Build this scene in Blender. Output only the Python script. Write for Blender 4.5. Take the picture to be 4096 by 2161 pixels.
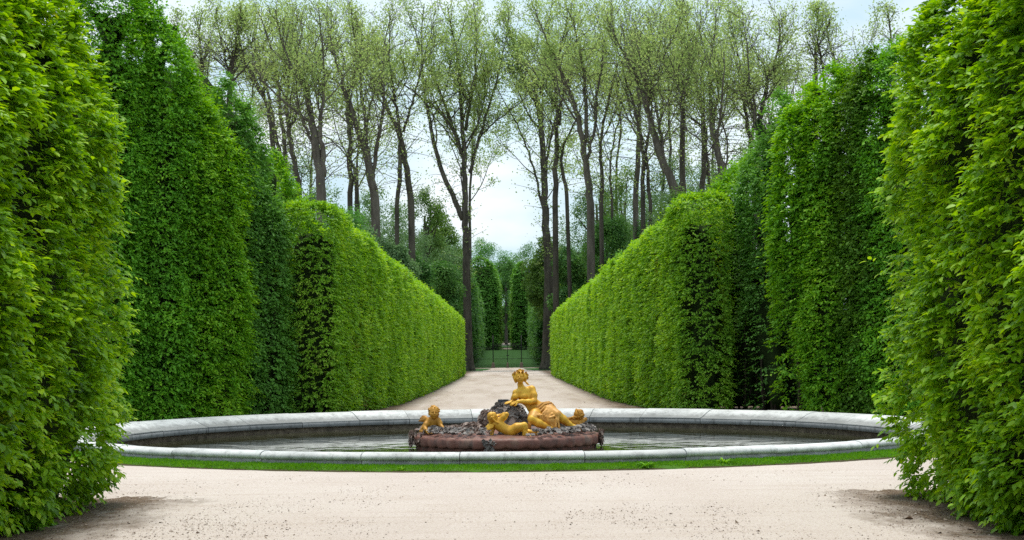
import bpy, math, random
import numpy as np
from mathutils import Matrix, Vector, Euler

for _o in list(bpy.data.objects):
    bpy.data.objects.remove(_o)
sc = bpy.context.scene
COL = sc.collection
R = math.radians

# ------------------------------------------------------------------ camera
F, CX, CY = 5500.0, 2028.0, 1415.0          # focal length and principal point in photo pixels
CAMH = 1.78
ROLL = -R(0.53)
cam_d = bpy.data.cameras.new("camera")
cam = bpy.data.objects.new("camera", cam_d)
COL.objects.link(cam)
cam_d.sensor_width = 36.0
cam_d.lens = F / 4096.0 * 36.0
cam_d.shift_x = (2048 - CX) / 4096.0
cam_d.shift_y = (CY - 1080.5) / 4096.0
cam_d.clip_start = 0.3
cam_d.clip_end = 4000
cam.location = (0, 0, CAMH)
cam.rotation_euler = (Matrix.Rotation(math.pi / 2, 3, 'X') @ Matrix.Rotation(ROLL, 3, 'Z')).to_euler()
sc.camera = cam

# ------------------------------------------------------------------ sky, sun, exposure
SUN_EL, SUN_AZ = R(79), R(350)               # azimuth clockwise from +Y
w = bpy.data.worlds.new("World")
sc.world = w
w.use_nodes = True
nt = w.node_tree
nt.nodes.clear()
wo = nt.nodes.new("ShaderNodeOutputWorld")
bg = nt.nodes.new("ShaderNodeBackground")
sky = nt.nodes.new("ShaderNodeTexSky")
sky.sky_type = 'NISHITA'
sky.sun_disc = False
sky.sun_elevation = SUN_EL
sky.sun_rotation = SUN_AZ
sky.air_density = 1.0
sky.dust_density = 2.0
sky.ozone_density = 1.0
tc = nt.nodes.new("ShaderNodeTexCoord")
mp = nt.nodes.new("ShaderNodeMapping")
mp.inputs['Scale'].default_value = (1.0, 1.0, 2.6)
nz = nt.nodes.new("ShaderNodeTexNoise")
nz.inputs['Scale'].default_value = 3.2
nz.inputs['Detail'].default_value = 6
nz.inputs['Roughness'].default_value = 0.55
cr = nt.nodes.new("ShaderNodeValToRGB")
cr.color_ramp.elements[0].position = 0.34
cr.color_ramp.elements[0].color = (0.75, 0.75, 0.75, 1)
cr.color_ramp.elements[1].position = 0.66
cr.color_ramp.elements[1].color = (0.97, 0.97, 0.97, 1)
mx = nt.nodes.new("ShaderNodeMix")
mx.data_type = 'RGBA'
nt.links.new(tc.outputs['Generated'], mp.inputs['Vector'])
nt.links.new(mp.outputs[0], nz.inputs['Vector'])
nt.links.new(nz.outputs['Fac'], cr.inputs[0])
nt.links.new(cr.outputs[0], mx.inputs[0])
nt.links.new(sky.outputs[0], mx.inputs[6])
cl = nt.nodes.new("ShaderNodeMix")
cl.data_type = 'RGBA'
nz2 = nt.nodes.new("ShaderNodeTexNoise")
nz2.inputs['Scale'].default_value = 7.5
nz2.inputs['Detail'].default_value = 5
nt.links.new(mp.outputs[0], nz2.inputs['Vector'])
cr2 = nt.nodes.new("ShaderNodeValToRGB")
cr2.color_ramp.elements[0].position = 0.42
cr2.color_ramp.elements[1].position = 0.68
nt.links.new(nz2.outputs['Fac'], cr2.inputs[0])
nt.links.new(cr2.outputs[0], cl.inputs[0])
cl.inputs[6].default_value = (6.2, 8.1, 9.1, 1)          # thin cloud with blue behind it
cl.inputs[7].default_value = (9.6, 10.2, 10.5, 1)        # bright overcast
nt.links.new(cl.outputs[2], mx.inputs[7])
nt.links.new(mx.outputs[2], bg.inputs[0])
bg.inputs[1].default_value = 0.085
nt.links.new(bg.outputs[0], wo.inputs[0])

sun_d = bpy.data.lights.new("sun", 'SUN')
sun = bpy.data.objects.new("sun", sun_d)
COL.objects.link(sun)
sun_d.energy = 2.15
sun_d.angle = R(18)
sun_d.color = (1.0, 0.95, 0.86)
_sd = Vector((math.sin(SUN_AZ) * math.cos(SUN_EL), math.cos(SUN_AZ) * math.cos(SUN_EL), math.sin(SUN_EL)))
sun.rotation_euler = (-_sd).to_track_quat('-Z', 'Y').to_euler()
sun.location = (0, -20, 60)

sc.view_settings.view_transform = 'Standard'
sc.view_settings.look = 'None'
sc.view_settings.gamma = 1
sc.view_settings.use_curve_mapping = False
sc.view_settings.exposure = 0.5
sc.cycles.max_bounces = 7
sc.cycles.diffuse_bounces = 3
sc.cycles.transparent_max_bounces = 4
sc.cycles.use_denoising = False

# ------------------------------------------------------------------ helpers
rng = np.random.default_rng(7)
random.seed(7)


def P(x, y, Z):
    """photo pixel (4096 x 2161) at distance Z -> world point"""
    u, v = x - CX, CY - y
    c, s = math.cos(ROLL), math.sin(ROLL)
    return np.array([(u * c - v * s) / F * Z, Z, CAMH + (u * s + v * c) / F * Z])


def tag(o, label=None, cat=None, group=None, kind=None):
    if label: o['label'] = label
    if cat: o['category'] = cat
    if group: o['group'] = group
    if kind: o['kind'] = kind
    return o


def link(name, me, mat=None, parent=None):
    o = bpy.data.objects.new(name, me)
    COL.objects.link(o)
    if mat is not None and not me.materials:
        me.materials.append(mat)
    if parent is not None:
        o.parent = parent
        if parent.type == 'EMPTY':            # meshes are written in world coordinates
            o.matrix_parent_inverse = Matrix.Translation(-parent.location)
    return o


def empty(name, loc=(0, 0, 0)):
    o = bpy.data.objects.new(name, None)
    COL.objects.link(o)
    o.location = loc
    o.empty_display_size = 0.2
    return o


def np_mesh(name, V, Fc, smooth=False):
    """V (n,3), Fc (m,k) uniform faces or list of arrays with different k"""
    me = bpy.data.meshes.new(name)
    if not isinstance(Fc, list):
        Fc = [Fc]
    Fc = [np.asarray(f, dtype=np.int32) for f in Fc if len(f)]
    V = np.asarray(V, dtype=np.float32)
    me.vertices.add(len(V))
    me.vertices.foreach_set("co", V.ravel())
    nl = sum(f.size for f in Fc)
    npoly = sum(len(f) for f in Fc)
    me.loops.add(nl)
    me.loops.foreach_set("vertex_index", np.concatenate([f.ravel() for f in Fc]))
    me.polygons.add(npoly)
    tot = np.concatenate([np.full(len(f), f.shape[1], dtype=np.int32) for f in Fc])
    st = np.concatenate([[0], np.cumsum(tot)[:-1]]).astype(np.int32)
    me.polygons.foreach_set("loop_start", st)
    me.polygons.foreach_set("loop_total", tot)
    if smooth:
        me.polygons.foreach_set("use_smooth", np.ones(npoly, dtype=bool))
    me.update(calc_edges=True)
    return me


class MB:
    """collects shapes into one mesh"""
    def __init__(self):
        self.V, self.q, self.t, self.n = [], [], [], 0

    def add(self, V, q=None, t=None):
        V = np.asarray(V, float)
        if q is not None and len(q): self.q.append(np.asarray(q, int) + self.n)
        if t is not None and len(t): self.t.append(np.asarray(t, int) + self.n)
        self.V.append(V)
        self.n += len(V)

    def box(self, c, s, rz=0.0):
        c = np.asarray(c, float); s = np.asarray(s, float) / 2
        v = np.array([[x, y, z] for z in (-1, 1) for y in (-1, 1) for x in (-1, 1)], float) * s
        ca, sa = math.cos(rz), math.sin(rz)
        v = np.stack([v[:, 0] * ca - v[:, 1] * sa, v[:, 0] * sa + v[:, 1] * ca, v[:, 2]], 1) + c
        self.add(v, [[0, 2, 3, 1], [4, 5, 7, 6], [0, 1, 5, 4], [2, 6, 7, 3], [0, 4, 6, 2], [1, 3, 7, 5]])

    def tube(self, pts, rad, k=6, cap=True):
        pts = np.asarray(pts, float)
        n = len(pts)
        rad = np.broadcast_to(np.asarray(rad, float), (n,))
        T = np.gradient(pts, axis=0)
        T /= np.linalg.norm(T, axis=1, keepdims=True) + 1e-9
        m = T.mean(0)
        ref = np.array([0, 0, 1.0]) if abs(m[2]) < 0.75 * np.linalg.norm(m) else np.array([1.0, 0.2, 0])
        A = np.cross(T, ref); A /= np.linalg.norm(A, axis=1, keepdims=True) + 1e-9
        B = np.cross(T, A)
        a = np.arange(k) * 2 * math.pi / k
        V = pts[:, None, :] + rad[:, None, None] * (np.cos(a)[None, :, None] * A[:, None, :] + np.sin(a)[None, :, None] * B[:, None, :])
        i = np.arange(n - 1)[:, None] * k
        j = np.arange(k)[None, :]
        j2 = (j + 1) % k
        q = np.stack([i + j, i + j2, i + k + j2, i + k + j], -1).reshape(-1, 4)
        V = V.reshape(-1, 3)
        t = None
        if cap:
            V = np.concatenate([V, pts[:1], pts[-1:]])
            a0, a1 = n * k, n * k + 1
            jj = np.arange(k); jn = (jj + 1) % k
            t = np.concatenate([np.stack([jn, jj, np.full(k, a0)], 1), np.stack([(n - 1) * k + jj, (n - 1) * k + jn, np.full(k, a1)], 1)])
        self.add(V, q, t)

    def build(self, name, mat, parent=None, smooth=False):
        fs = []
        if self.q: fs.append(np.concatenate(self.q))
        if self.t: fs.append(np.concatenate(self.t))
        return link(name, np_mesh(name, np.concatenate(self.V), fs, smooth), mat, parent)


def revolve(prof, a0, a1, n, c=(0, 0), closed=False):
    """profile [(r,z)] swept about a vertical axis -> V, quads"""
    prof = np.asarray(prof, float)
    m = len(prof)
    full = abs(a1 - a0 - 2 * math.pi) < 1e-6
    a = np.linspace(a0, a1, n + 1)
    if full: a = a[:-1]
    V = np.stack([c[0] + prof[None, :, 0] * np.sin(a)[:, None], c[1] + prof[None, :, 0] * np.cos(a)[:, None],
                  np.broadcast_to(prof[None, :, 1], (len(a), m))], -1).reshape(-1, 3)
    i = np.arange(len(a) if full else len(a) - 1)
    i2 = (i + 1) % len(a)
    j = np.arange(m if closed else m - 1)
    j2 = (j + 1) % m
    q = np.stack([i[:, None] * m + j, i[:, None] * m + j2, i2[:, None] * m + j2, i2[:, None] * m + j], -1).reshape(-1, 4)
    return V, q


_ph = np.random.default_rng(3).uniform(0, 6.28, (64, 4))


def wob(a, b, f=1.0, seed=0, octv=4):
    """cheap smooth noise, about -1..1"""
    s = 0
    amp = 1.0
    tot = 0
    for k in range(octv):
        p = _ph[(seed * 7 + k * 3) % 64]
        fa = f * (1.9 ** k)
        s = s + amp * (np.sin(a * fa * 1.0 + p[0] + 1.7 * np.sin(b * fa * .73 + p[1])) * np.cos(b * fa * .9 + p[2] + 1.3 * np.sin(a * fa * .61 + p[3])))
        tot += amp
        amp *= 0.62
    return s / tot * 1.5


def unit(a):
    return a / (np.linalg.norm(a, axis=-1, keepdims=True) + 1e-9)


def leaf_mesh(name, Pp, D, N, L, W, style='leaf', fold=0.25, droop=0.15):
    """many leaves in one mesh; Pp base, D along, N normal, L length, W half width"""
    n = len(Pp)
    D = unit(D)
    S = unit(np.cross(D, N))
    N = np.cross(S, D)
    L = np.broadcast_to(np.asarray(L, float), (n,))[:, None]
    W = np.broadcast_to(np.asarray(W, float), (n,))[:, None]

    def pt(t, s, h):
        return Pp + D * L * t + S * W * s + N * (W * fold * abs(s) + L * h)
    if style == 'leaf':
        vs = [pt(0, 0, 0), pt(.28, .85, 0), pt(.64, .82, -droop * .35), pt(1, 0, -droop), pt(.64, -.82, -droop * .35), pt(.28, -.85, 0), pt(.5, 0, -.01)]
        f = np.array([[0, 1, 6], [1, 2, 6], [2, 3, 6], [3, 4, 6], [4, 5, 6], [5, 0, 6]])
    elif style == 'kite':
        vs = [pt(0, 0, 0), pt(.42, 1, 0), pt(1, 0, -droop), pt(.42, -1, 0)]
        f = np.array([[0, 1, 2], [0, 2, 3]])
    else:
        vs = [pt(0, 0, 0), pt(.45, 1, 0), pt(1, 0, 0), pt(.45, -1, 0)]
        f = np.array([[0, 1, 2, 3]])
    k = len(vs)
    V = np.stack(vs, 1).reshape(-1, 3)
    Fc = (np.arange(n)[:, None, None] * k + f[None]).reshape(-1, f.shape[1])
    return np_mesh(name, V, Fc)
# ------------------------------------------------------------------ materials
def new_mat(name):
    m = bpy.data.materials.new(name)
    m.use_nodes = True
    t = m.node_tree
    t.nodes.clear()
    o = t.nodes.new("ShaderNodeOutputMaterial")
    return m, t, o


def nd(t, kind, **kw):
    n = t.nodes.new(kind)
    for k, v in kw.items():
        if k.startswith('_'):
            setattr(n, k[1:], v)
        else:
            n.inputs[k.replace('__', ' ')].default_value = v
    return n


def ramp(t, fac, stops):
    r = t.nodes.new("ShaderNodeValToRGB")
    e = r.color_ramp.elements
    while len(e) < len(stops): e.new(0.5)
    for k, (p, c) in enumerate(stops):
        e[k].position = p
        e[k].color = (*c, 1) if len(c) == 3 else c
    t.links.new(fac, r.inputs[0])
    return r.outputs[0]


def g3(v): return (v, v, v)


def mixc(t, fac, a, b, mode='MIX'):
    m = t.nodes.new("ShaderNodeMix")
    m.data_type = 'RGBA'
    m.blend_type = mode
    for k, v in ((0, fac), (6, a), (7, b)):
        if hasattr(v, 'links'): t.links.new(v, m.inputs[k])
        elif isinstance(v, tuple): m.inputs[k].default_value = (*v, 1)[:4]
        else: m.inputs[k].default_value = v
    return m.outputs[2]


def noise(t, scale, detail=4, rough=.55, vec=None, dist=0.0):
    n = nd(t, "ShaderNodeTexNoise", Scale=scale, Detail=detail, Roughness=rough, Distortion=dist)
    if vec is None:
        g = t.nodes.new("ShaderNodeNewGeometry")
        vec = g.outputs['Position']
    t.links.new(vec, n.inputs['Vector'])
    return n.outputs['Fac']


def pos(t, scale=(1, 1, 1)):
    g = t.nodes.new("ShaderNodeNewGeometry")
    m = nd(t, "ShaderNodeMapping", Scale=scale)
    t.links.new(g.outputs['Position'], m.inputs['Vector'])
    return m.outputs[0]


def math_(t, op, a, b=None, clamp=False):
    m = t.nodes.new("ShaderNodeMath")
    m.operation = op
    m.use_clamp = clamp
    for k, v in ((0, a), (1, b)):
        if v is None: continue
        if hasattr(v, 'links'): t.links.new(v, m.inputs[k])
        else: m.inputs[k].default_value = v
    return m.outputs[0]


def bump(t, h, strength=.5, dist=.02):
    b = nd(t, "ShaderNodeBump", Strength=strength, Distance=dist)
    t.links.new(h, b.inputs['Height'])
    return b.outputs[0]


def principled(t, o, col, rough=.6, spec=.4, metal=0.0, normal=None):
    p = t.nodes.new("ShaderNodeBsdfPrincipled")
    for k, v in (('Base Color', col), ('Roughness', rough), ('Specular IOR Level', spec), ('Metallic', metal)):
        if hasattr(v, 'links'): t.links.new(v, p.inputs[k])
        elif isinstance(v, tuple): p.inputs[k].default_value = (*v, 1)[:4]
        else: p.inputs[k].default_value = v
    if normal is not None: t.links.new(normal, p.inputs['Normal'])
    t.links.new(p.outputs[0], o.inputs[0])
    return p


def leaf_mat(name, cols, trans=.38, rough=.52, spec=.25, clump=.5, clump_scale=.9, patch=None):
    """cols: dark..light leaf colours; each leaf draws its own, neighbouring shoots are alike"""
    m, t, o = new_mat(name)
    g = t.nodes.new("ShaderNodeNewGeometry")
    n1 = noise(t, clump_scale, 3, .6)
    a = math_(t, 'MULTIPLY', g.outputs['Random Per Island'], 1 - clump)
    b = math_(t, 'MULTIPLY_ADD', n1, clump * 2.2)
    b.node.inputs[2].default_value = -clump * .6
    v = math_(t, 'ADD', a, b, True)
    st = [(i / (len(cols) - 1), c) for i, c in enumerate(cols)]
    c = ramp(t, v, st)
    if patch:
        n2 = noise(t, patch[2], 2, .5)
        k = ramp(t, n2, [(patch[1], g3(0)), (patch[1] + .08, g3(1))])
        k2 = math_(t, 'MULTIPLY', k, math_(t, 'GREATER_THAN', g.outputs['Random Per Island'], .35))
        c = mixc(t, k2, c, patch[0])
    p = principled(t, o, c, rough, spec)
    tr = t.nodes.new("ShaderNodeBsdfTranslucent")
    hs = nd(t, "ShaderNodeHueSaturation", Hue=.49, Saturation=1.12, Value=1.5)
    t.links.new(c, hs.inputs['Color'])
    t.links.new(hs.outputs[0], tr.inputs[0])
    ms = t.nodes.new("ShaderNodeMixShader")
    ms.inputs[0].default_value = trans
    t.links.new(p.outputs[0], ms.inputs[1])
    t.links.new(tr.outputs[0], ms.inputs[2])
    t.links.new(ms.outputs[0], o.inputs[0])
    return m


M = {}
M['near_leaf'] = leaf_mat('near_leaf', [(0.044, 0.120, 0.007), (0.124, 0.281, 0.010), (0.226, 0.441, 0.014), (0.379, 0.590, 0.026), (0.524, 0.645, 0.048)], patch=((.30, .30, .03), .70, 1.3), rough=.45, spec=.3)
M['ring_leaf'] = leaf_mat('ring_leaf', [(0.084, 0.209, 0.028), (0.132, 0.342, 0.034), (0.207, 0.475, 0.037), (0.377, 0.645, 0.044)], trans=.32)
M['ring_leaf_blue'] = leaf_mat('ring_leaf_blue', [(0.092, 0.207, 0.041), (0.142, 0.327, 0.056), (0.211, 0.448, 0.066)], trans=.3)
M['ring_leaf_bright'] = leaf_mat('ring_leaf_bright', [(0.085, 0.223, 0.020), (0.143, 0.354, 0.025), (0.244, 0.476, 0.028), (0.374, 0.577, 0.043)], trans=.38)
M['ring_leaf_olive'] = leaf_mat('ring_leaf_olive', [(0.070, 0.169, 0.023), (0.120, 0.252, 0.028), (0.200, 0.336, 0.035)], trans=.34)
M['dark_leaf'] = leaf_mat('dark_leaf', [(0.035, 0.105, 0.022), (0.060, 0.165, 0.031), (0.101, 0.240, 0.045)], trans=.2)
M['rusty_leaf'] = leaf_mat('rusty_leaf', [(0.072, 0.116, 0.029), (0.145, 0.174, 0.035), (0.290, 0.189, 0.058)], trans=.3)
M['alley_leaf'] = leaf_mat('alley_leaf', [(0.117, 0.268, 0.035), (0.199, 0.397, 0.044), (0.306, 0.516, 0.055), (0.470, 0.624, 0.088)], clump_scale=.6, patch=((.24, .22, .05), .66, .8))
M['pale_leaf'] = leaf_mat('pale_leaf', [(0.203, 0.302, 0.105), (0.294, 0.406, 0.135), (0.375, 0.487, 0.178), (0.467, 0.557, 0.209)], trans=.5, rough=.6, spec=.15, clump_scale=.25)
M['wood_leaf'] = leaf_mat('wood_leaf', [(0.040, 0.117, 0.034), (0.073, 0.190, 0.046), (0.117, 0.263, 0.055), (0.181, 0.326, 0.068)], trans=.34, clump_scale=.4)
M['wood_leaf_olive'] = leaf_mat('wood_leaf_olive', [(0.069, 0.156, 0.036), (0.131, 0.240, 0.050), (0.201, 0.323, 0.064)], trans=.36, clump_scale=.4)
M['wood_leaf_bright'] = leaf_mat('wood_leaf_bright', [(0.054, 0.181, 0.030), (0.100, 0.271, 0.046), (0.164, 0.362, 0.060)], trans=.36, clump_scale=.4)
M['wood_leaf_grey'] = leaf_mat('wood_leaf_grey', [(0.090, 0.181, 0.075), (0.154, 0.271, 0.105), (0.217, 0.344, 0.129)], trans=.36, clump_scale=.4)
M['conifer_leaf'] = leaf_mat('conifer_leaf', [(0.052, 0.086, 0.023), (0.086, 0.122, 0.032), (0.139, 0.157, 0.039)], trans=.15, clump_scale=.4)


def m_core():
    m, t, o = new_mat('foliage_shade')
    c = ramp(t, noise(t, 9, 5, .7), [(.35, (.016, .026, .009)), (.6, (.03, .05, .016)), (.75, (.045, .048, .022))])  # near-black green paints the shade seen through the leaf gaps
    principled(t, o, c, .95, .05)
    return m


def m_bark(name, a, b, sc_=3.0):
    m, t, o = new_mat(name)
    n = noise(t, sc_, 6, .65, pos(t, (1, 1, .28)))
    c = ramp(t, n, [(.32, a), (.68, b)])
    principled(t, o, c, .9, .1, normal=bump(t, n, .6, .05))
    return m


M['core'] = m_core()
M['twig'] = m_bark('twig_bark', (.045, .034, .024), (.10, .08, .06), 12)
M['bark'] = m_bark('plane_bark', (.050, .045, .036), (.130, .115, .092), 2.2)
M['bark_grey'] = m_bark('grey_bark', (.070, .061, .050), (.17, .150, .124), 2.2)


def m_gravel():
    m, t, o = new_mat('gravel')
    g = t.nodes.new("ShaderNodeNewGeometry")
    sep = t.nodes.new("ShaderNodeSeparateXYZ")
    t.links.new(g.outputs['Position'], sep.inputs[0])
    X, Y = sep.outputs[0], sep.outputs[1]
    big = noise(t, .35, 4, .55, pos(t, (1, .45, 1)))
    mid = noise(t, 1.7, 5, .65, pos(t, (1, .5, 1)))
    fine = noise(t, 55, 3, .7)
    grit = noise(t, 160, 2, .7)
    c = ramp(t, big, [(.30, (.54, .46, .413)), (.5, (.59, .51, .463)), (.7, (.62, .55, .502))])
    c = mixc(t, ramp(t, mid, [(.56, g3(0)), (.78, g3(.3))]), c, (.50, .415, .345))
    c = mixc(t, ramp(t, fine, [(.52, g3(0)), (.68, g3(.6))]), c, (.33, .245, .19))
    md = noise(t, 24, 4, .75, pos(t, (1, .7, 1)))
    c = mixc(t, math_(t, 'MULTIPLY', ramp(t, md, [(.50, g3(0)), (.66, g3(.7))]), ramp(t, noise(t, .9, 3, .6, pos(t, (1, .5, 1))), [(.42, g3(.15)), (.6, g3(1))])), c, (.40, .30, .235))
    c = mixc(t, ramp(t, grit, [(.58, g3(0)), (.7, g3(.5))]), c, (.72, .68, .63))
    trk = noise(t, 1.0, 5, .65, pos(t, (.35, 3.2, 1)))
    c = mixc(t, ramp(t, trk, [(.50, g3(0)), (.70, g3(.42))]), c, (.45, .36, .30))
    # leaf-mould soil along the feet of the hedges
    ax = math_(t, 'ABSOLUTE', X)
    edge = math_(t, 'MULTIPLY_ADD', mid, 2.0)
    edge.node.inputs[2].default_value = -1.0
    fl = math_(t, 'MULTIPLY_ADD', noise(t, 7, 5, .75, pos(t, (1, .6, 1))), 1.2)
    fl.node.inputs[2].default_value = -.6
    axn = math_(t, 'ADD', math_(t, 'ADD', ax, edge), fl)
    near = ramp(t, math_(t, 'MULTIPLY_ADD', axn, 1 / .9), [(.0, g3(0)), (1.0, g3(1))])
    near.node.inputs[0].links[0].from_node.inputs[2].default_value = -3.75 / .9
    nearY = math_(t, 'LESS_THAN', math_(t, 'ADD', Y, math_(t, 'MULTIPLY', edge, 1.6)), 17.5)
    near = math_(t, 'MULTIPLY', near, nearY)
    far = ramp(t, math_(t, 'MULTIPLY_ADD', math_(t, 'ADD', ax, math_(t, 'MULTIPLY', edge, .35)), 1 / .8), [(0, g3(0)), (1, g3(1))])
    far.node.inputs[0].links[0].from_node.inputs[2].default_value = -2.95 / .8
    far = math_(t, 'MULTIPLY', far, math_(t, 'GREATER_THAN', Y, 38.0))
    soil = math_(t, 'MAXIMUM', near, far)
    sc_ = ramp(t, noise(t, 14, 6, .75), [(.3, (.065, .043, .028)), (.55, (.15, .10, .065)), (.72, (.33, .26, .20))])
    c = mixc(t, soil, c, sc_)
    # damp brown wear on the far path
    wear = math_(t, 'MULTIPLY', ramp(t, noise(t, .5, 6, .65, pos(t, (1, .12, 1))), [(.48, g3(0)), (.66, g3(.7))]), math_(t, 'GREATER_THAN', Y, 39.0))
    c = mixc(t, wear, c, (.34, .26, .20))
    spk = noise(t, 30, 2, .6)
    c = mixc(t, ramp(t, spk, [(.60, g3(0)), (.66, g3(.65))]), c, (.27, .195, .15))
    spl = noise(t, 38, 2, .6, pos(t, (1.1, 1, 1)))
    c = mixc(t, ramp(t, spl, [(.63, g3(0)), (.69, g3(.5))]), c, (.74, .70, .66))
    h = math_(t, 'ADD', math_(t, 'MULTIPLY', fine, .6), math_(t, 'MULTIPLY', mid, .9))
    principled(t, o, c, .93, .15, normal=bump(t, h, .5, .012))
    return m


def m_grass_base(name, a, b, scale=3):
    m, t, o = new_mat(name)
    n = noise(t, scale, 6, .7)
    principled(t, o, ramp(t, n, [(.3, a), (.7, b)]), .9, .1)
    return m


def m_stone(name, light, grey, dark, patchy, roll=False):
    m, t, o = new_mat(name)
    n = noise(t, 1.1, 6, .62)
    f = noise(t, 24, 6, .72)
    v = noise(t, 7, 5, .7, pos(t, (1, 1, .35)))
    oi = t.nodes.new("ShaderNodeObjectInfo")
    c = ramp(t, n, [(.25, grey), (.52, light)])
    c = mixc(t, ramp(t, v, [(.52, g3(0)), (.70, g3(patchy))]), c, dark)
    c = mixc(t, ramp(t, f, [(.55, g3(0)), (.72, g3(.55))]), c, grey)
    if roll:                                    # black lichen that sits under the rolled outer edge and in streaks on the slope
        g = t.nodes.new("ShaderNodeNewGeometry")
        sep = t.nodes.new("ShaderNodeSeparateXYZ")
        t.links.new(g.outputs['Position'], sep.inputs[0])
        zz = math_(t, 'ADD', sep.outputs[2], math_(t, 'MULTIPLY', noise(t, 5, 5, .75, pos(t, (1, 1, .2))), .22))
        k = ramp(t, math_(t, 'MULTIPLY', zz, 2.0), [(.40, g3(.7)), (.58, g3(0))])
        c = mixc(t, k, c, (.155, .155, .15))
    hs = nd(t, "ShaderNodeHueSaturation")
    vv = math_(t, 'MULTIPLY_ADD', oi.outputs['Random'], .22)
    vv.node.inputs[2].default_value = .88
    t.links.new(vv, hs.inputs['Value'])
    t.links.new(c, hs.inputs['Color'])
    principled(t, o, hs.outputs[0], .72, .3, normal=bump(t, math_(t, 'ADD', f, v), .35, .012))
    return m


def m_brick_wall():
    m, t, o = new_mat('wet_wall')
    n = noise(t, 6, 6, .72, pos(t, (1, 1, 1.6)))
    c = ramp(t, n, [(.3, (.075, .055, .038)), (.52, (.20, .155, .11)), (.7, (.36, .29, .20))])
    g = t.nodes.new("ShaderNodeNewGeometry")
    sep = t.nodes.new("ShaderNodeSeparateXYZ")
    t.links.new(g.outputs['Position'], sep.inputs[0])
    z = math_(t, 'ADD', sep.outputs[2], math_(t, 'MULTIPLY', n, .05))
    line = ramp(t, math_(t, 'MULTIPLY_ADD', z, 5.0), [(.18, g3(1)), (.30, g3(0))])
    line.node.inputs[0].links[0].from_node.inputs[2].default_value = 1.5
    c = mixc(t, math_(t, 'MULTIPLY', line, .75), c, (.20, .155, .085))
    principled(t, o, c, .7, .35, normal=bump(t, n, .5, .02))
    return m


def m_water():
    m, t, o = new_mat('water')
    a = noise(t, .9, 2, .5, pos(t, (1, .8, 1)), .8)
    b = noise(t, 4.2, 2, .5)
    h = math_(t, 'ADD', a, math_(t, 'MULTIPLY', b, .10))
    c = ramp(t, noise(t, .5, 3), [(.3, (.030, .034, .016)), (.7, (.055, .055, .028))])
    principled(t, o, c, .04, .5, normal=bump(t, h, .26, .05))
    return m


def m_plinth():
    m, t, o = new_mat('red_lead')
    v = noise(t, 5, 6, .68, pos(t, (1, 1, .3)))
    n = noise(t, 2.2, 5, .6)
    c = ramp(t, n, [(.3, (.12, .055, .042)), (.52, (.215, .088, .065)), (.72, (.28, .16, .12))])
    c = mixc(t, ramp(t, v, [(.5, g3(0)), (.68, g3(.75))]), c, (.06, .055, .048))
    f = noise(t, 18, 4, .6)
    principled(t, o, c, .5, .4, normal=bump(t, math_(t, 'ADD', v, f), .5, .02))
    return m


def m_lead(name, a, b, c2):
    m, t, o = new_mat(name)
    n = noise(t, 4.5, 4, .6)
    oi = t.nodes.new("ShaderNodeNewGeometry")
    v = math_(t, 'ADD', math_(t, 'MULTIPLY', n, .6), math_(t, 'MULTIPLY', oi.outputs['Random Per Island'], .45))
    c = ramp(t, v, [(.25, a), (.55, b), (.85, c2)])
    principled(t, o, c, .55, .4, normal=bump(t, noise(t, 40, 3), .25, .006))
    return m


def m_gold(name, a, b, c2, metal=.25, rough=.42):
    m, t, o = new_mat(name)
    n = noise(t, 3.5, 5, .6)
    f = noise(t, 16, 4, .6, pos(t, (1, 1, .5)))
    c = ramp(t, n, [(.28, a), (.52, b), (.75, c2)])
    c = mixc(t, ramp(t, f, [(.56, g3(0)), (.75, g3(.6))]), c, a)
    principled(t, o, c, rough, .45, metal, normal=bump(t, f, .15, .006))
    return m


def m_plain(name, c, rough=.6, metal=0.0):
    m, t, o = new_mat(name)
    n = noise(t, 8, 4)
    cc = ramp(t, n, [(.3, tuple(x * .75 for x in c)), (.7, c)])
    principled(t, o, cc, rough, .4, metal)
    return m


M['gravel'] = m_gravel()
M['turf'] = m_grass_base('turf', (.05, .12, .016), (.085, .18, .022), 12)
M['turf_edge'] = m_grass_base('turf_edge', (.05, .045, .02), (.09, .075, .04), 12)
M['lawn'] = m_grass_base('lawn', (.03, .085, .02), (.05, .13, .03), .6)
M['pale_path'] = m_grass_base('pale_path', (.34, .29, .25), (.45, .40, .36), .6)
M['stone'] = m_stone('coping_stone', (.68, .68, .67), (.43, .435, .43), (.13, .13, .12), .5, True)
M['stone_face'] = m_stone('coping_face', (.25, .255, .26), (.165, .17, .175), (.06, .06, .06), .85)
M['wall'] = m_brick_wall()
M['water'] = m_water()
M['plinth'] = m_plinth()
M['lead'] = m_lead('lead_flowers', (.115, .072, .058), (.25, .172, .142), (.42, .33, .28))
M['lead_grey'] = m_lead('grey_lead_flowers', (.10, .083, .076), (.215, .186, .174), (.40, .355, .32))
M['gold'] = m_gold('gilding', (.45, .205, .016), (.70, .375, .03), (.82, .52, .055), .15, .48)
M['gold_dark'] = m_gold('aged_gilding', (.31, .13, .016), (.52, .25, .026), (.64, .35, .045), .15, .5)
M['gold_drape'] = m_gold('drape_gilding', (.42, .19, .035), (.61, .30, .058), (.70, .40, .095), .1, .5)
M['iron'] = m_plain('black_iron', (.018, .02, .02), .5, .3)
M['bollard'] = m_plain('bollard_stone', (.19, .15, .12), .9)
M['pipe'] = m_plain('dark_spout', (.03, .03, .035), .35, .5)
M['debris'] = m_lead('leaf_litter', (.11, .07, .045), (.26, .17, .115), (.5, .43, .37))
M['blade'] = leaf_mat('grass_blade', [(0.076, 0.216, 0.017), (0.131, 0.332, 0.023), (0.217, 0.470, 0.028)], trans=.35, clump_scale=1.2)
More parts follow.
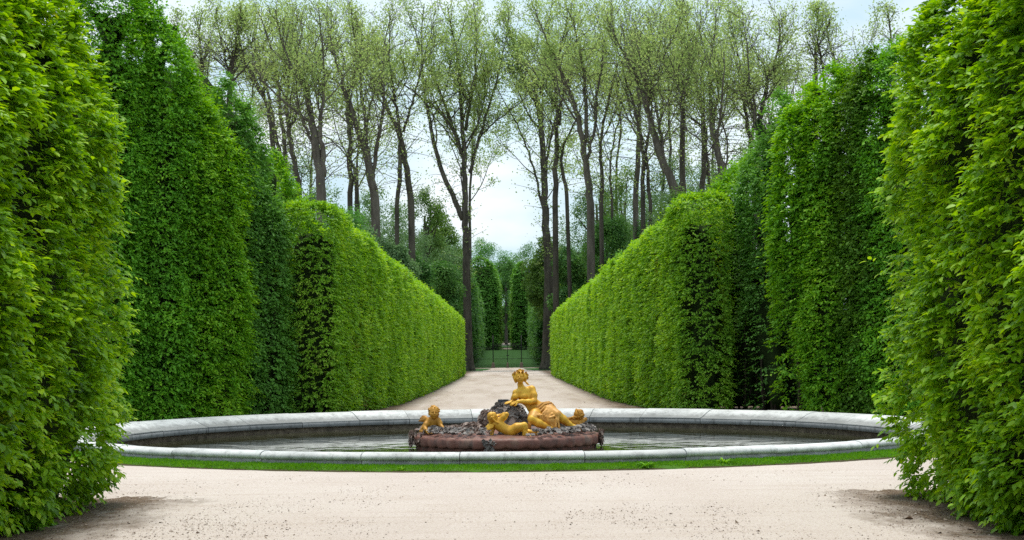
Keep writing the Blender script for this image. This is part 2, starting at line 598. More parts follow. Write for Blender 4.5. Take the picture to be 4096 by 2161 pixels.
# ------------------------------------------------------------------ ground, basin, lawn
BC = (0.0, 29.8)                                    # centre of the basin
BXS = 1.11                                          # the basin is a little wider than deep
BR = 8.43                                           # outer radius of the rim


def rise(y):
    return np.interp(y, [-1e4, 166, 300, 345, 365, 1e4], [0, 0, 2.75, 3.8, 4.6, 4.6])


def sheet(name, xs, ys, mat, dz=0.0, kind='structure'):
    xs, ys = np.asarray(xs, float), np.asarray(ys, float)
    X, Y = np.meshgrid(xs, ys)
    V = np.stack([X, Y, rise(Y) + dz], -1).reshape(-1, 3)
    n = len(xs)
    i = np.arange(len(ys) - 1)[:, None] * n + np.arange(n - 1)[None]
    q = np.stack([i, i + 1, i + n + 1, i + n], -1).reshape(-1, 4)
    o = link(name, np_mesh(name, V, q), mat)
    return tag(o, kind=kind)


# one ground sheet with the basin cut out of it
def ground_sheet():
    mb = MB()
    n = 96
    a = np.arange(n) * 2 * math.pi / n
    r = BR - .2
    ring = np.stack([BC[0] + BXS * r * np.sin(a), BC[1] + r * np.cos(a)], 1)
    x0, x1, y0, y1 = -30.0, 30.0, -25.0, 60.0
    # project each ring point to the border of a box, then fill with quads
    d = np.stack([np.sin(a), np.cos(a)], 1)
    tx = np.where(d[:, 0] > 0, (x1 - BC[0]) / np.maximum(d[:, 0], 1e-9), (x0 - BC[0]) / np.minimum(d[:, 0], -1e-9))
    ty = np.where(d[:, 1] > 0, (y1 - BC[1]) / np.maximum(d[:, 1], 1e-9), (y0 - BC[1]) / np.minimum(d[:, 1], -1e-9))
    tt = np.minimum(tx, ty)
    out = np.array(BC) + d * tt[:, None]
    corners = np.array([[x1, y1], [x1, y0], [x0, y0], [x0, y1]])
    V = np.concatenate([ring, out, corners])
    V = np.concatenate([V, np.zeros((len(V), 1))], 1)
    i = np.arange(n); j = (i + 1) % n
    q = np.stack([i, i + n, j + n, j], 1)[:, ::-1]
    ca = [math.atan2(c[0] - BC[0], c[1] - BC[1]) % (2 * math.pi) for c in corners]
    tri = []
    for k, c in enumerate(ca):
        m = int(c / (2 * math.pi / n))
        tri.append([m + n, 2 * n + k, (m + 1) % n + n])
    mb.add(V, q, tri)
    ys = np.array([60, 100, 166, 200, 240, 280, 300, 345, 365, 600, 2500.0])
    for (xa, xb) in ((-30, 30), ):
        X, Y = np.meshgrid([xa, xb], ys)
        VV = np.stack([X, Y, rise(Y)], -1).reshape(-1, 3)
        k = np.arange(len(ys) - 1) * 2
        mb.add(VV, np.stack([k, k + 1, k + 3, k + 2], 1))
    ys = np.concatenate([[-25.0], ys])
    for (xa, xb) in ((-1500, -30), (30, 1500)):
        X, Y = np.meshgrid([xa, xb], ys)
        VV = np.stack([X, Y, rise(Y)], -1).reshape(-1, 3)
        k = np.arange(len(ys) - 1) * 2
        mb.add(VV, np.stack([k, k + 1, k + 3, k + 2], 1))
    return tag(mb.build('ground', M['gravel']), kind='structure')


ground_sheet()

# turf ring round the basin: a low bank, level top, crumbling outer edge
mb = MB()
V, q = revolve([(9.12, .0), (9.08, .025), (9.02, .045), (8.9, .052), (8.52, .055)], 0, 2 * math.pi, 260, BC)
an = np.arctan2(V[:, 0] - BC[0], V[:, 1] - BC[1])
rr = np.hypot(V[:, 0] - BC[0], V[:, 1] - BC[1])
k = np.clip((rr - 8.85) / .2, 0, 1)
off = k * (.055 * wob(an * 30, an * 7, 1.0, 5) +   .035 * wob(an * 120, an, 1, 9))
V[:, 0] += np.sin(an) * off
V[:, 1] += np.cos(an) * off
V[:, 0] *= BXS
mb.add(V, q)
tag(mb.build('turf_bank', M['turf'], smooth=True), kind='structure')

# the cut edge of the turf: a low lip of bare soil where the bank meets the gravel
V, q = revolve([(9.19, .001), (9.16, .012), (9.12, .02), (9.06, .018)], 0, 2 * math.pi, 400, BC)
an = np.arctan2(V[:, 0] - BC[0], V[:, 1] - BC[1])
off = .035 * wob(an * 60, an * 9, 1.0, 21) + .02 * wob(an * 210, an, 1, 13) - .02
V[:, 0] = (V[:, 0] + np.sin(an) * off) * BXS
V[:, 1] += np.cos(an) * off
tag(link('soil_edge', np_mesh('soil_edge', V, q), M['turf_edge']), kind='structure')

# grass blades on the bank (front half is what one can see)
n = 70000
a = R(180) + rng.uniform(-1.75, 1.75, n)
r = 8.53 + .60 * rng.random(n)
zz = np.interp(r, [8.5, 8.9, 9.02, 9.08, 9.13], [.053, .05, .043, .022, 0])
Pp = np.stack([BXS * r * np.sin(a), BC[1] + r * np.cos(a), zz], 1)
D = np.stack([rng.normal(0, .45, n) + .5 * np.sin(a) * (r > 8.98), rng.normal(0, .45, n) + .5 * np.cos(a) * (r > 8.98), np.ones(n)], 1)
N = np.stack([rng.normal(0, 1, n), rng.normal(0, 1, n), np.full(n, .2)], 1)
L = rng.uniform(.022, .05, n) * (1 + .35 * wob(a * 60, r * 4, 1, 6)) * np.where(r > 8.98, 1.05, 1)
me = leaf_mesh('grass', Pp, D, N, L, rng.uniform(.0035, .006, n), 'kite', droop=.3)
tag(link('grass', me, M['blade']), 'short mown green grass on the turf bank round the basin', 'grass', kind='stuff')

# basin: an Empty with its coping stones, inner wall and floor
basin = tag(empty('fountain_basin', (BC[0], BC[1], 0)), 'wide round basin of weathered white stone with a rolled rim, holding the water', 'basin')
outer = [(8.50, -.05), (8.50, .108), (8.475, .112), (8.50, .125), (8.53, .15), (8.535, .18), (8.515, .212), (8.47, .238), (8.41, .25),
         (8.32, .247), (8.20, .225), (8.08, .182), (7.97, .13), (7.88, .085), (7.80, .06), (7.75, .05), (7.735, .03), (7.745, .012)]
face = [(7.745, .012), (7.728, .005), (7.725, -.095), (7.74, -.105), (7.86, -.105)]
NST = 34
for k in range(NST):
    a0 = 2 * math.pi * (k + .37) / NST
    jit = .04 * math.sin(k * 2.3)
    a0 += jit * .3
    a1 = 2 * math.pi * (k + 1.37) / NST + .04 * math.sin((k + 1) * 2.3) * .3 - .0016
    mb = MB()
    pr = np.array(outer)
    pr[:, 1] += .006 * math.sin(k * 3.7)
    pr[:, 0] += .006 * math.sin(k * 5.1)
    V, q = revolve(pr, a0, a1, 10, BC)
    V[:, 0] *= BXS
    mb.add(V, q)
    m = len(pr)
    # close both ends so that the joint reads as a dark gap
    for e in (0, 10):
        cen = np.array([[BC[0] + BXS * 8.1 * math.sin(a0 if e == 0 else a1), BC[1] + 8.1 * math.cos(a0 if e == 0 else a1), -.02]])
        VV = np.concatenate([V[e * m:(e + 1) * m], cen])
        mb.add(VV, None, [[i, i + 1, m] if e == 0 else [i + 1, i, m] for i in range(m - 1)])
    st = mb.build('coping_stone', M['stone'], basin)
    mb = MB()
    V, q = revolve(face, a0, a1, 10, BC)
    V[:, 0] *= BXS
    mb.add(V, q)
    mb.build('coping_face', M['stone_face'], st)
mb = MB()
V, q = revolve([(7.86, -.10), (7.87, -.8)], 0, 2 * math.pi, 160, BC)
V[:, 0] *= BXS
mb.add(V, q)
mb.build('inner_wall', M['wall'], basin, True)
mb = MB()
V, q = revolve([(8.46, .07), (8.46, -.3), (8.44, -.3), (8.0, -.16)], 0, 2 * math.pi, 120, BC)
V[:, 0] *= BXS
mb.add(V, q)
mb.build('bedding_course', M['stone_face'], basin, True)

V, q = revolve([(7.865, -.235), (4, -.235), (.5, -.235)], 0, 2 * math.pi, 120, BC)
V[:, 0] *= BXS
tag(link('water', np_mesh('water', V, q), M['water']), kind='structure')
V, q = revolve([(7.9, -.78), (4, -.78), (0.01, -.78)], 0, 2 * math.pi, 60, BC)
V[:, 0] *= BXS
link('basin_floor', np_mesh('basin_floor', V, q), M['wall'], basin)

# lawns and paths beyond and before the gate
ysl = [168.6, 200, 240, 280, 300]
sheet('lawn_beyond_gate', [-40, -10, 10, 40], ysl, M['lawn'], .004)
sheet('pale_path', [-60, 60], [303, 311], M['pale_path'], .004)
sheet('far_lawn', [-80, 80], [313, 345], M['lawn'], .004)
sheet('far_path', [-80, 80], [346.5, 352], M['pale_path'], .004)
for sx in (-1, 1):
    xs = np.linspace(1.9, 7.5, 12)
    mb = MB()
    ys = np.linspace(143, 167.2, 14)
    X, Y = np.meshgrid(xs, ys)
    X = X + (X < 5) * (.9 * np.exp(-(Y - 143) / 6)) + (X == xs[0]) * .25 * np.sin(Y * 1.3)
    V = np.stack([sx * X, Y, np.full_like(X, .006)], -1).reshape(-1, 3)
    i = np.arange(13)[:, None] * 12 + np.arange(11)[None]
    qq = np.stack([i, i + 1, i + 13, i + 12], -1).reshape(-1, 4)
    mb.add(V, qq if sx > 0 else qq[:, ::-1])
    tag(mb.build('grass_verge', M['lawn']), kind='structure')

# ------------------------------------------------------------------ foliage
def shoots_to_leaves(Pp, D, nper, slen, leafL, wr=.3, sag=.35, spread=.85, seed=0, jit=.35):
    """each shoot carries nper leaves, alternate left and right, sagging to its tip"""
    g = np.random.default_rng(seed)
    n = len(Pp)
    D = unit(D)
    S = unit(np.cross(D, np.array([0, 0, 1.0]) + g.normal(0, .35, (n, 3))))
    sl = slen * g.uniform(.6, 1.3, n)
    out = []
    for k in range(nper):
        t = (k + .6) / nper
        side = 1 if k % 2 else -1
        last = (k == nper - 1)
        pos_ = Pp + D * (sl * t)[:, None]
        pos_[:, 2] -= sag * sl * t * t
        ld = D * (.75 if not last else 1.4) + S * side * (spread if not last else .1) + g.normal(0, jit, (n, 3))
        ld[:, 2] -= .22 + .35 * t
        nn = np.array([0, 0, 1.0]) + D * .45 + g.normal(0, jit, (n, 3))
        out.append((pos_, ld, nn))
    P_ = np.concatenate([o[0] for o in out]); D_ = np.concatenate([o[1] for o in out]); N_ = np.concatenate([o[2] for o in out])
    L = leafL * g.uniform(.62, 1.18, len(P_))
    return P_, D_, N_, L, L * wr * g.uniform(.85, 1.15, len(P_))


def plan_loop(pts, step=.2):
    """closed plan polygon (any winding) -> points, outward normals, arc length"""
    pts = np.asarray(pts, float)
    area = .5 * np.sum(pts[:, 0] * np.roll(pts[:, 1], -1) - np.roll(pts[:, 0], -1) * pts[:, 1])
    if area < 0: pts = pts[::-1]
    nx = np.roll(pts, -1, 0)
    out = []
    for a, b in zip(pts, nx):
        m = max(1, int(np.linalg.norm(b - a) / step))
        out.append(a + (b - a) * np.arange(m)[:, None] / m)
    Q = np.concatenate(out)
    for _ in range(2): Q = (np.roll(Q, 1, 0) + 2 * Q + np.roll(Q, -1, 0)) / 4
    T = np.roll(Q, -1, 0) - np.roll(Q, 1, 0)
    Nn = unit(np.stack([T[:, 1], -T[:, 0]], 1))
    for _ in range(3): Nn = unit(np.roll(Nn, 1, 0) + 2 * Nn + np.roll(Nn, -1, 0))
    ds = np.linalg.norm(np.roll(Q, -1, 0) - Q, axis=1)
    return Q, Nn, np.concatenate([[0], np.cumsum(ds)[:-1]]), ds


CAMP = np.array([0, 0, CAMH])


def foliage_block(name, label, cat, loop, hfun, prof, mat, dens=60, nper=7, slen=.2, leafL=.09, amp=.12, freq=1.2, style='leaf', seed=1, core=.3,
                  wild=.06, group=None, bulge=None, gap=.35, wr=.3, jit=.35, ctop=1.9, twigs=0, back=.12, sizefn=None, densfn=None, up=.2, zmin=.08, top_shoots=0, core_bottom=.1):
    g = np.random.default_rng(seed)
    Q, Nn, S, ds = plan_loop(loop)
    prof = np.asarray(prof, float)
    root = empty(name, (float(Q[:, 0].mean()), float(Q[:, 1].mean()), 0))
    tag(root, label, cat, group)
    H = np.array([hfun(x, y) for x, y in Q])
    segl = np.hypot(np.diff(prof[:, 0]) * H.mean(), np.diff(prof[:, 1]))
    tot = ds.sum() * segl.sum()
    n = int(tot * dens * 1.5)
    si = g.choice(len(Q), n, p=ds / ds.sum())
    pi_ = g.choice(len(segl), n, p=segl / segl.sum())
    f = g.random(n)
    zf = prof[pi_, 0] + f * (prof[pi_ + 1, 0] - prof[pi_, 0])
    ins = prof[pi_, 1] + f * (prof[pi_ + 1, 1] - prof[pi_, 1])
    dz = (prof[pi_ + 1, 0] - prof[pi_, 0]) * H[si]
    di = prof[pi_ + 1, 1] - prof[pi_, 1]
    sarc = S[si] + g.random(n) * ds[si]
    z = zf * H[si]
    nrm = np.concatenate([Nn[si] * dz[:, None], di[:, None]], 1)
    nrm = unit(nrm)
    tan = np.stack([-Nn[si][:, 1], Nn[si][:, 0]], 1)
    base = Q[si] + tan * (sarc - S[si])[:, None] - Nn[si] * ins[:, None]
    W1 = wob(sarc, z * .8, freq, seed)
    W2 = wob(sarc, z * 1.3, freq * 3.6, seed + 3)
    W3 = wob(sarc * 1.0, z * 1.9, freq * 7.5, seed + 9, 2)
    dsp = amp * W1 + amp * .55 * W2
    if bulge is not None: dsp = dsp + bulge(sarc, z)
    # uneven cover: thin where the surface falls back
    keep = g.random(n) < np.clip(.72 + gap * (W2 * .7 + W1 * .4 + W3 * .5), .03, 1)
    pos_ = np.concatenate([base, z[:, None]], 1) + nrm * dsp[:, None]
    pos_ -= nrm * (g.random(n) ** 2 * .16)[:, None]
    fc = np.einsum('ij,ij->i', nrm, unit(CAMP - pos_))
    keep &= g.random(n) < np.where(fc > -.15, .75, back)
    keep &= pos_[:, 2] > zmin
    if densfn is not None: keep &= g.random(n) < densfn(pos_)
    pos_, nrm, si_ = pos_[keep], nrm[keep], si[keep]
    t3 = np.concatenate([tan[keep], np.zeros((len(pos_), 1))], 1)
    D = nrm * 1.0 + t3 * g.normal(0, .5, (len(pos_), 1)) + np.array([0, 0, 1.0]) * (up + g.normal(0, .3, (len(pos_), 1)))
    m = len(pos_)
    lens = np.ones(m)
    wl = g.random(m) < wild
    lens[wl] *= g.uniform(1.3, 2.4, wl.sum())
    Pl, Dl, Nl, L, W = shoots_to_leaves(pos_, D * 1.0, nper, slen, leafL, wr, seed=seed + 11, jit=jit)
    # the longer wild shoots
    sc_ = np.tile(lens, nper)
    Pb = np.tile(pos_, (nper, 1))
    Pl = Pb + (Pl - Pb) * sc_[:, None]
    if sizefn is not None:
        k = sizefn(Pl)
        L *= k; W *= k
    if top_shoots:
        tn = top_shoots
        ii = g.integers(0, len(Q), tn)
        inn = g.random(tn) * prof[-1, 1] * .8
        bp = np.concatenate([Q[ii] - Nn[ii] * inn[:, None], (H[ii] * .985)[:, None]], 1)
        for k in range(7):
            t = k / 6
            ln = g.uniform(.15, .5, tn)
            pp = bp + np.stack([g.normal(0, .05, tn), g.normal(0, .05, tn), ln * t], 1)
            dd = np.stack([g.normal(0, 1, tn), g.normal(0, 1, tn), np.full(tn, .1)], 1)
            LL = leafL * g.uniform(.7, 1.15, tn) * (1.1 - .4 * t)
            Pl = np.concatenate([Pl, pp]); Dl = np.concatenate([Dl, dd]); Nl = np.concatenate([Nl, np.array([0, 0, 1.0]) + g.normal(0, .4, (tn, 3))])
            L = np.concatenate([L, LL]); W = np.concatenate([W, LL * wr])
    fo = link('foliage', leaf_mesh('foliage', Pl, Dl, Nl, L, W, style), mat, root)
    # added solid core inside the leaves, its dark colour stands in for shade
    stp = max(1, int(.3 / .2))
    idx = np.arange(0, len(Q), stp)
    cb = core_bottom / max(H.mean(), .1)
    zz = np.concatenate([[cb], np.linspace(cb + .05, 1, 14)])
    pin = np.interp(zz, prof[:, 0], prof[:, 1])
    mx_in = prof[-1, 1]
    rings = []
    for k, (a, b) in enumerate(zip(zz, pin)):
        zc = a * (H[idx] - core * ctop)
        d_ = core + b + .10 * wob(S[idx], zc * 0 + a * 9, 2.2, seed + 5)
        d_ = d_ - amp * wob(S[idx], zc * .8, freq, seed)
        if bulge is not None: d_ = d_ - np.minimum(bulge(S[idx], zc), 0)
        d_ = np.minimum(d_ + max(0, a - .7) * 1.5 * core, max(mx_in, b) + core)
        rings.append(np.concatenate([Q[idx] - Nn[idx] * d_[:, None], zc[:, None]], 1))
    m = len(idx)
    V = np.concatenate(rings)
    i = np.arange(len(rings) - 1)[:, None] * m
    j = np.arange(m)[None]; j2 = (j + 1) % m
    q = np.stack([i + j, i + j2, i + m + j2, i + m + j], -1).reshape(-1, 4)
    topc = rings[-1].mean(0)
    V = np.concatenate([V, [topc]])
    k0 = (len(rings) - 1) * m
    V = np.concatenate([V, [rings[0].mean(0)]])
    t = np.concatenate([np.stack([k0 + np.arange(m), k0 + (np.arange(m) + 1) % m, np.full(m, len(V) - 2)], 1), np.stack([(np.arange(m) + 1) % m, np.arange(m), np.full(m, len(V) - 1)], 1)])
    link('shade_core', np_mesh('shade_core', V, [q, t]), M['core'], root)
    if twigs:
        for k in range(twigs):
            mb = MB()
            i = g.integers(0, len(Q))
            b = Q[i] - Nn[i] * (core * .6 + prof[0, 1])
            if np.dot(np.append(Nn[i], 0), CAMP - np.append(b, 1)) < 0: continue
            h = H[i]
            zs = np.linspace(.0, h * g.uniform(.4, .72), 9)
            wx = np.cumsum(g.normal(0, .05, (9, 2)), 0)
            mb.tube(np.column_stack([b + wx, zs]), np.linspace(.045, .012, 9) * g.uniform(.7, 1.5), 5)
            mb.build('stem', M['twig'], root)
    return root


# near hedges, left and right of the viewer
PROF_NEAR = [(0.008, .34), (.035, .20), (.10, .05), (.32, 0.0), (.60, .03), (.69, .20), (.82, .60), (.92, 1.0), (1.0, 1.7)]


def near_bulge(s, z):
    # hanging curtains of shoots with shaded furrows between them
    return .20 * np.abs(np.sin(s * 2.1 + .5 * np.sin(z * .9))) ** .6 - .19 + .05 * np.sin(z * 5 + 2 * np.sin(s * 3))


for sx, lab in ((-1, 'tall near hornbeam hedge of large yellow-green leaves at the left edge of the picture'),
                (1, 'tall near hornbeam hedge of large bright green leaves at the right edge of the picture')):
    lp = [(sx * 4.77, 6.0), (sx * 4.75, 17.0), (sx * 4.96, 17.25), (sx * 8.4, 17.5), (sx * 8.4, 6.0)]
    foliage_block('hedge', lab, 'hedge', lp, lambda x, y: 7.5, PROF_NEAR, M['near_leaf'], dens=235, nper=8, slen=.175, leafL=.094, amp=.14, freq=1.7,
                  seed=5 if sx < 0 else 23, core=.36, wild=.045, group='near hornbeam hedges', bulge=near_bulge, gap=1.3, wr=.31, jit=.27, ctop=.5, twigs=26,
                  densfn=lambda p: np.interp(p[:, 1], [6, 9, 12], [.2, .75, 1.0]) * np.where(p[:, 2] > 5.2, 1.0, .92) * np.where(np.abs(p[:, 0]) > 7.2, .4, 1.0), zmin=.10, top_shoots=60)

# clipped trees standing in a ring round the basin
def column_tree(label, xa, xb, ytop, Z, mat, depth=2.4, seed=1, prof=None, zlow=None, leafL=.105, dens=200, gap=.24, amp=.2, name='clipped_tree', wild=.1, group=None, slope=0.0, back=.1, fade=None):
    pa, pb = P(xa - .10 * (xb - xa), 1415, Z), P(xb + .10 * (xb - xa), 1415, Z)
    h = P((xa + xb) / 2, ytop, Z)[2]
    cx, hw = (pa[0] + pb[0]) / 2, abs(pb[0] - pa[0]) / 2
    a = np.linspace(0, 2 * math.pi, 20, endpoint=False)
    lp = np.stack([cx + hw * np.sign(np.cos(a)) * np.abs(np.cos(a)) ** .7, Z + depth / 2 + depth / 2 * np.sign(np.sin(a)) * np.abs(np.sin(a)) ** .7], 1)
    md = min(hw, depth / 2)
    pr = prof or [(0.01, .25 * md), (.06, .08 * md), (.3, 0.0), (1 - 2.2 / h, .04 * md), (1 - .9 / h, .18 * md), (1 - .3 / h, .45 * md), (1.0, .97 * md)]
    hf = lambda x, y: h + slope * (x - cx) + .25 * math.sin(3.1 * x + seed)
    return foliage_block(name, label, 'tree', lp, hf, pr, mat, dens=dens, nper=6, slen=.24, leafL=leafL, amp=amp, freq=1.3, style='kite', seed=seed, core=min(.55, md * .6),
                         wild=wild, gap=gap, wr=.3, twigs=8, group=group, back=back, zmin=zlow if zlow is not None else .05, top_shoots=40, densfn=(lambda p: np.clip((p[:, 2] - fade[0]) / fade[1], .07, 1)) if fade else None,
                         core_bottom=(zlow or 0) * .8 + .1)


GL = 'clipped trees along the left of the basin'
GR = 'clipped trees along the right of the basin'
column_tree('dark green clipped tree, highest on the left, half hidden by the near hedge', 250, 525, -140, 34.4, M['ring_leaf'], 3.0, 31, group=GL, dens=240)
column_tree('tall dark green clipped tree rising just right of the near left hedge', 490, 705, 10, 35.2, M['ring_leaf'], 2.6, 32, group=GL, slope=-.5, dens=240)
column_tree('fresh green clipped tree second right of the near left hedge', 685, 830, 330, 36.0, M['ring_leaf_bright'], 2.4, 33, group=GL, slope=-.7)
column_tree('mid green clipped tree in front of the taller blue-green one', 800, 915, 470, 36.6, M['ring_leaf_bright'], 2.2, 34, group=GL, slope=-.5)
column_tree('blue-green clipped tree standing behind its lighter neighbour left of the basin', 850, 1000, 350, 37.9, M['ring_leaf_blue'], 2.2, 35, group=GL, slope=-.8)
column_tree('low dark blue-green clipped tree beside the left hedge end', 985, 1110, 790, 38.6, M['ring_leaf_blue'], 2.0, 36, group=GL)
column_tree('bright light green bushy tree peering over the end of the left alley hedge', 1000, 1200, 650, 43.5, M['ring_leaf_bright'], 3.5, 37, group=GL, slope=-.5, amp=.3)
column_tree('clipped green tree, highest on the right, mostly behind the near right hedge', 3530, 3800, 190, 34.4, M['ring_leaf'], 3.0, 41, group=GR)
column_tree('olive green clipped tree just left of the near right hedge', 3410, 3580, 230, 35.2, M['ring_leaf_olive'], 2.5, 42, group=GR, slope=.3)
column_tree('bright green clipped tree between the olive tree and the leafy maple', 3280, 3440, 285, 36.0, M['ring_leaf_bright'], 2.4, 43, group=GR, slope=.5)
column_tree('vivid green clipped maple with a rounded top right of the rusty tree', 3175, 3345, 365, 36.9, M['ring_leaf_bright'], 2.2, 44, group=GR, fade=(1.6, 3.0), slope=.3, leafL=.13)
column_tree('grey-green clipped tree with rusty new leaves at its top', 3045, 3190, 440, 39.0, M['ring_leaf_blue'], 2.4, 45, group=GR, slope=.6, fade=(1.5, 4.5))
column_tree('light green bushy tree above the dark recess beside the right hedge end', 2890, 3085, 670, 41.5, M['ring_leaf_bright'], 3.0, 46, group=GR, slope=.2, fade=(1.5, 4.5), amp=.3)

# dark thin-leaved hedges closing the ring behind the clipped trees
DPROF = [(.02, .1), (.5, 0), (.9, .1), (1, .5)]
foliage_block('hedge', 'dark shaded thin-leaved hedge with bare stems in the recess right of the alley', 'hedge', [(5.9, 42.4), (9.6, 41.4), (9.9, 42.8), (6.2, 43.8)], lambda x, y: 5.4, DPROF, M['dark_leaf'],
              dens=80, nper=5, slen=.2, leafL=.10, amp=.12, style='kite', seed=51, core=.35, gap=.7, twigs=22, densfn=lambda p: np.clip(.3 + p[:, 2] / 3.5, 0, 1))
foliage_block('hedge', 'dark shaded hedge behind the clipped trees left of the basin', 'hedge', [(-15, 36.0), (-10.0, 39.4), (-6.6, 42.6), (-7.2, 44.0), (-10.8, 41.2), (-16, 37.5)], lambda x, y: float(np.interp(x, [-9.5, -8.0, -6.4], [10.8, 8.6, 6.0])), DPROF, M['ring_leaf'],
              dens=90, nper=5, slen=.2, leafL=.11, amp=.15, style='kite', seed=52, core=.3, gap=.5)
foliage_block('hedge', 'dark shaded hedge behind the clipped trees right of the basin', 'hedge', [(15, 36.0), (11.0, 39.0), (9.8, 40.6), (10.5, 42), (12, 40.4), (16, 37.5)], lambda x, y: float(np.interp(x, [9.5, 10.5], [7.6, 8.6])), DPROF, M['ring_leaf'],
              dens=90, nper=5, slen=.2, leafL=.11, amp=.15, style='kite', seed=53, core=.3, gap=.5)

# the long hedges of the alley
Yk = [39.6, 44, 50, 58, 80, 112]
Xk = [5.05, 4.35, 3.9, 3.72, 3.66, 3.66]
for sx, dh, lab in ((-1, 0.0, 'long light green clipped hedge along the left of the gravel alley'), (1, .15, 'long light green clipped hedge along the right of the gravel alley')):
    inner = [(sx * (x + (.12 if sx > 0 else 0)), y) for x, y in zip(Xk, Yk)]
    outer_ = [(sx * (x + (1.6 if sx < 0 else 1.42)), y) for x, y in zip(Xk, Yk)][::-1]
    hf = lambda x, y, dh=dh: float(np.interp(y, [39.6, 44, 50, 60, 111], [6.0, 5.48, 5.05, 4.83, 4.7])) + dh + (.22 if y < 41.3 else 0) + .07 * math.sin(y * 1.9) + .06 * math.sin(y * .73 + 1)
    foliage_block('hedge', lab, 'hedge', inner + outer_, hf, [(.01, .12), (.05, .02), (.5, 0), (.93, .02), (.985, .06), (1.0, .6)], M['alley_leaf'], dens=370, nper=5, slen=.17, leafL=.10,
                  amp=.07, freq=1.0, style='kite', seed=61 if sx < 0 else 67, core=.42, wild=.03, group='long clipped alley hedges', gap=.42, wr=.3, back=.08,
                  bulge=lambda s, z: .06 * np.abs(np.sin(s * .9)) - .03,
                  sizefn=lambda p: np.interp(p[:, 1], [40, 60, 112], [1, 1.2, 1.9]), densfn=lambda p: np.interp(p[:, 1], [41, 42, 60, 112], [1, .7, .55, .3]) * np.where(p[:, 1] < 39.9, 0.34 + .56 * (np.sin(p[:, 2] * 21 + 1.5 * np.sin(p[:, 0] * 5)) > .0), 1), top_shoots=160)
# ------------------------------------------------------------------ tall plane trees behind the hedges
def A(x, y): return (700 + x / 1.8364, y / 1.8364)
def B(x, y): return (2000 + x / 1.8364, y / 1.8364)


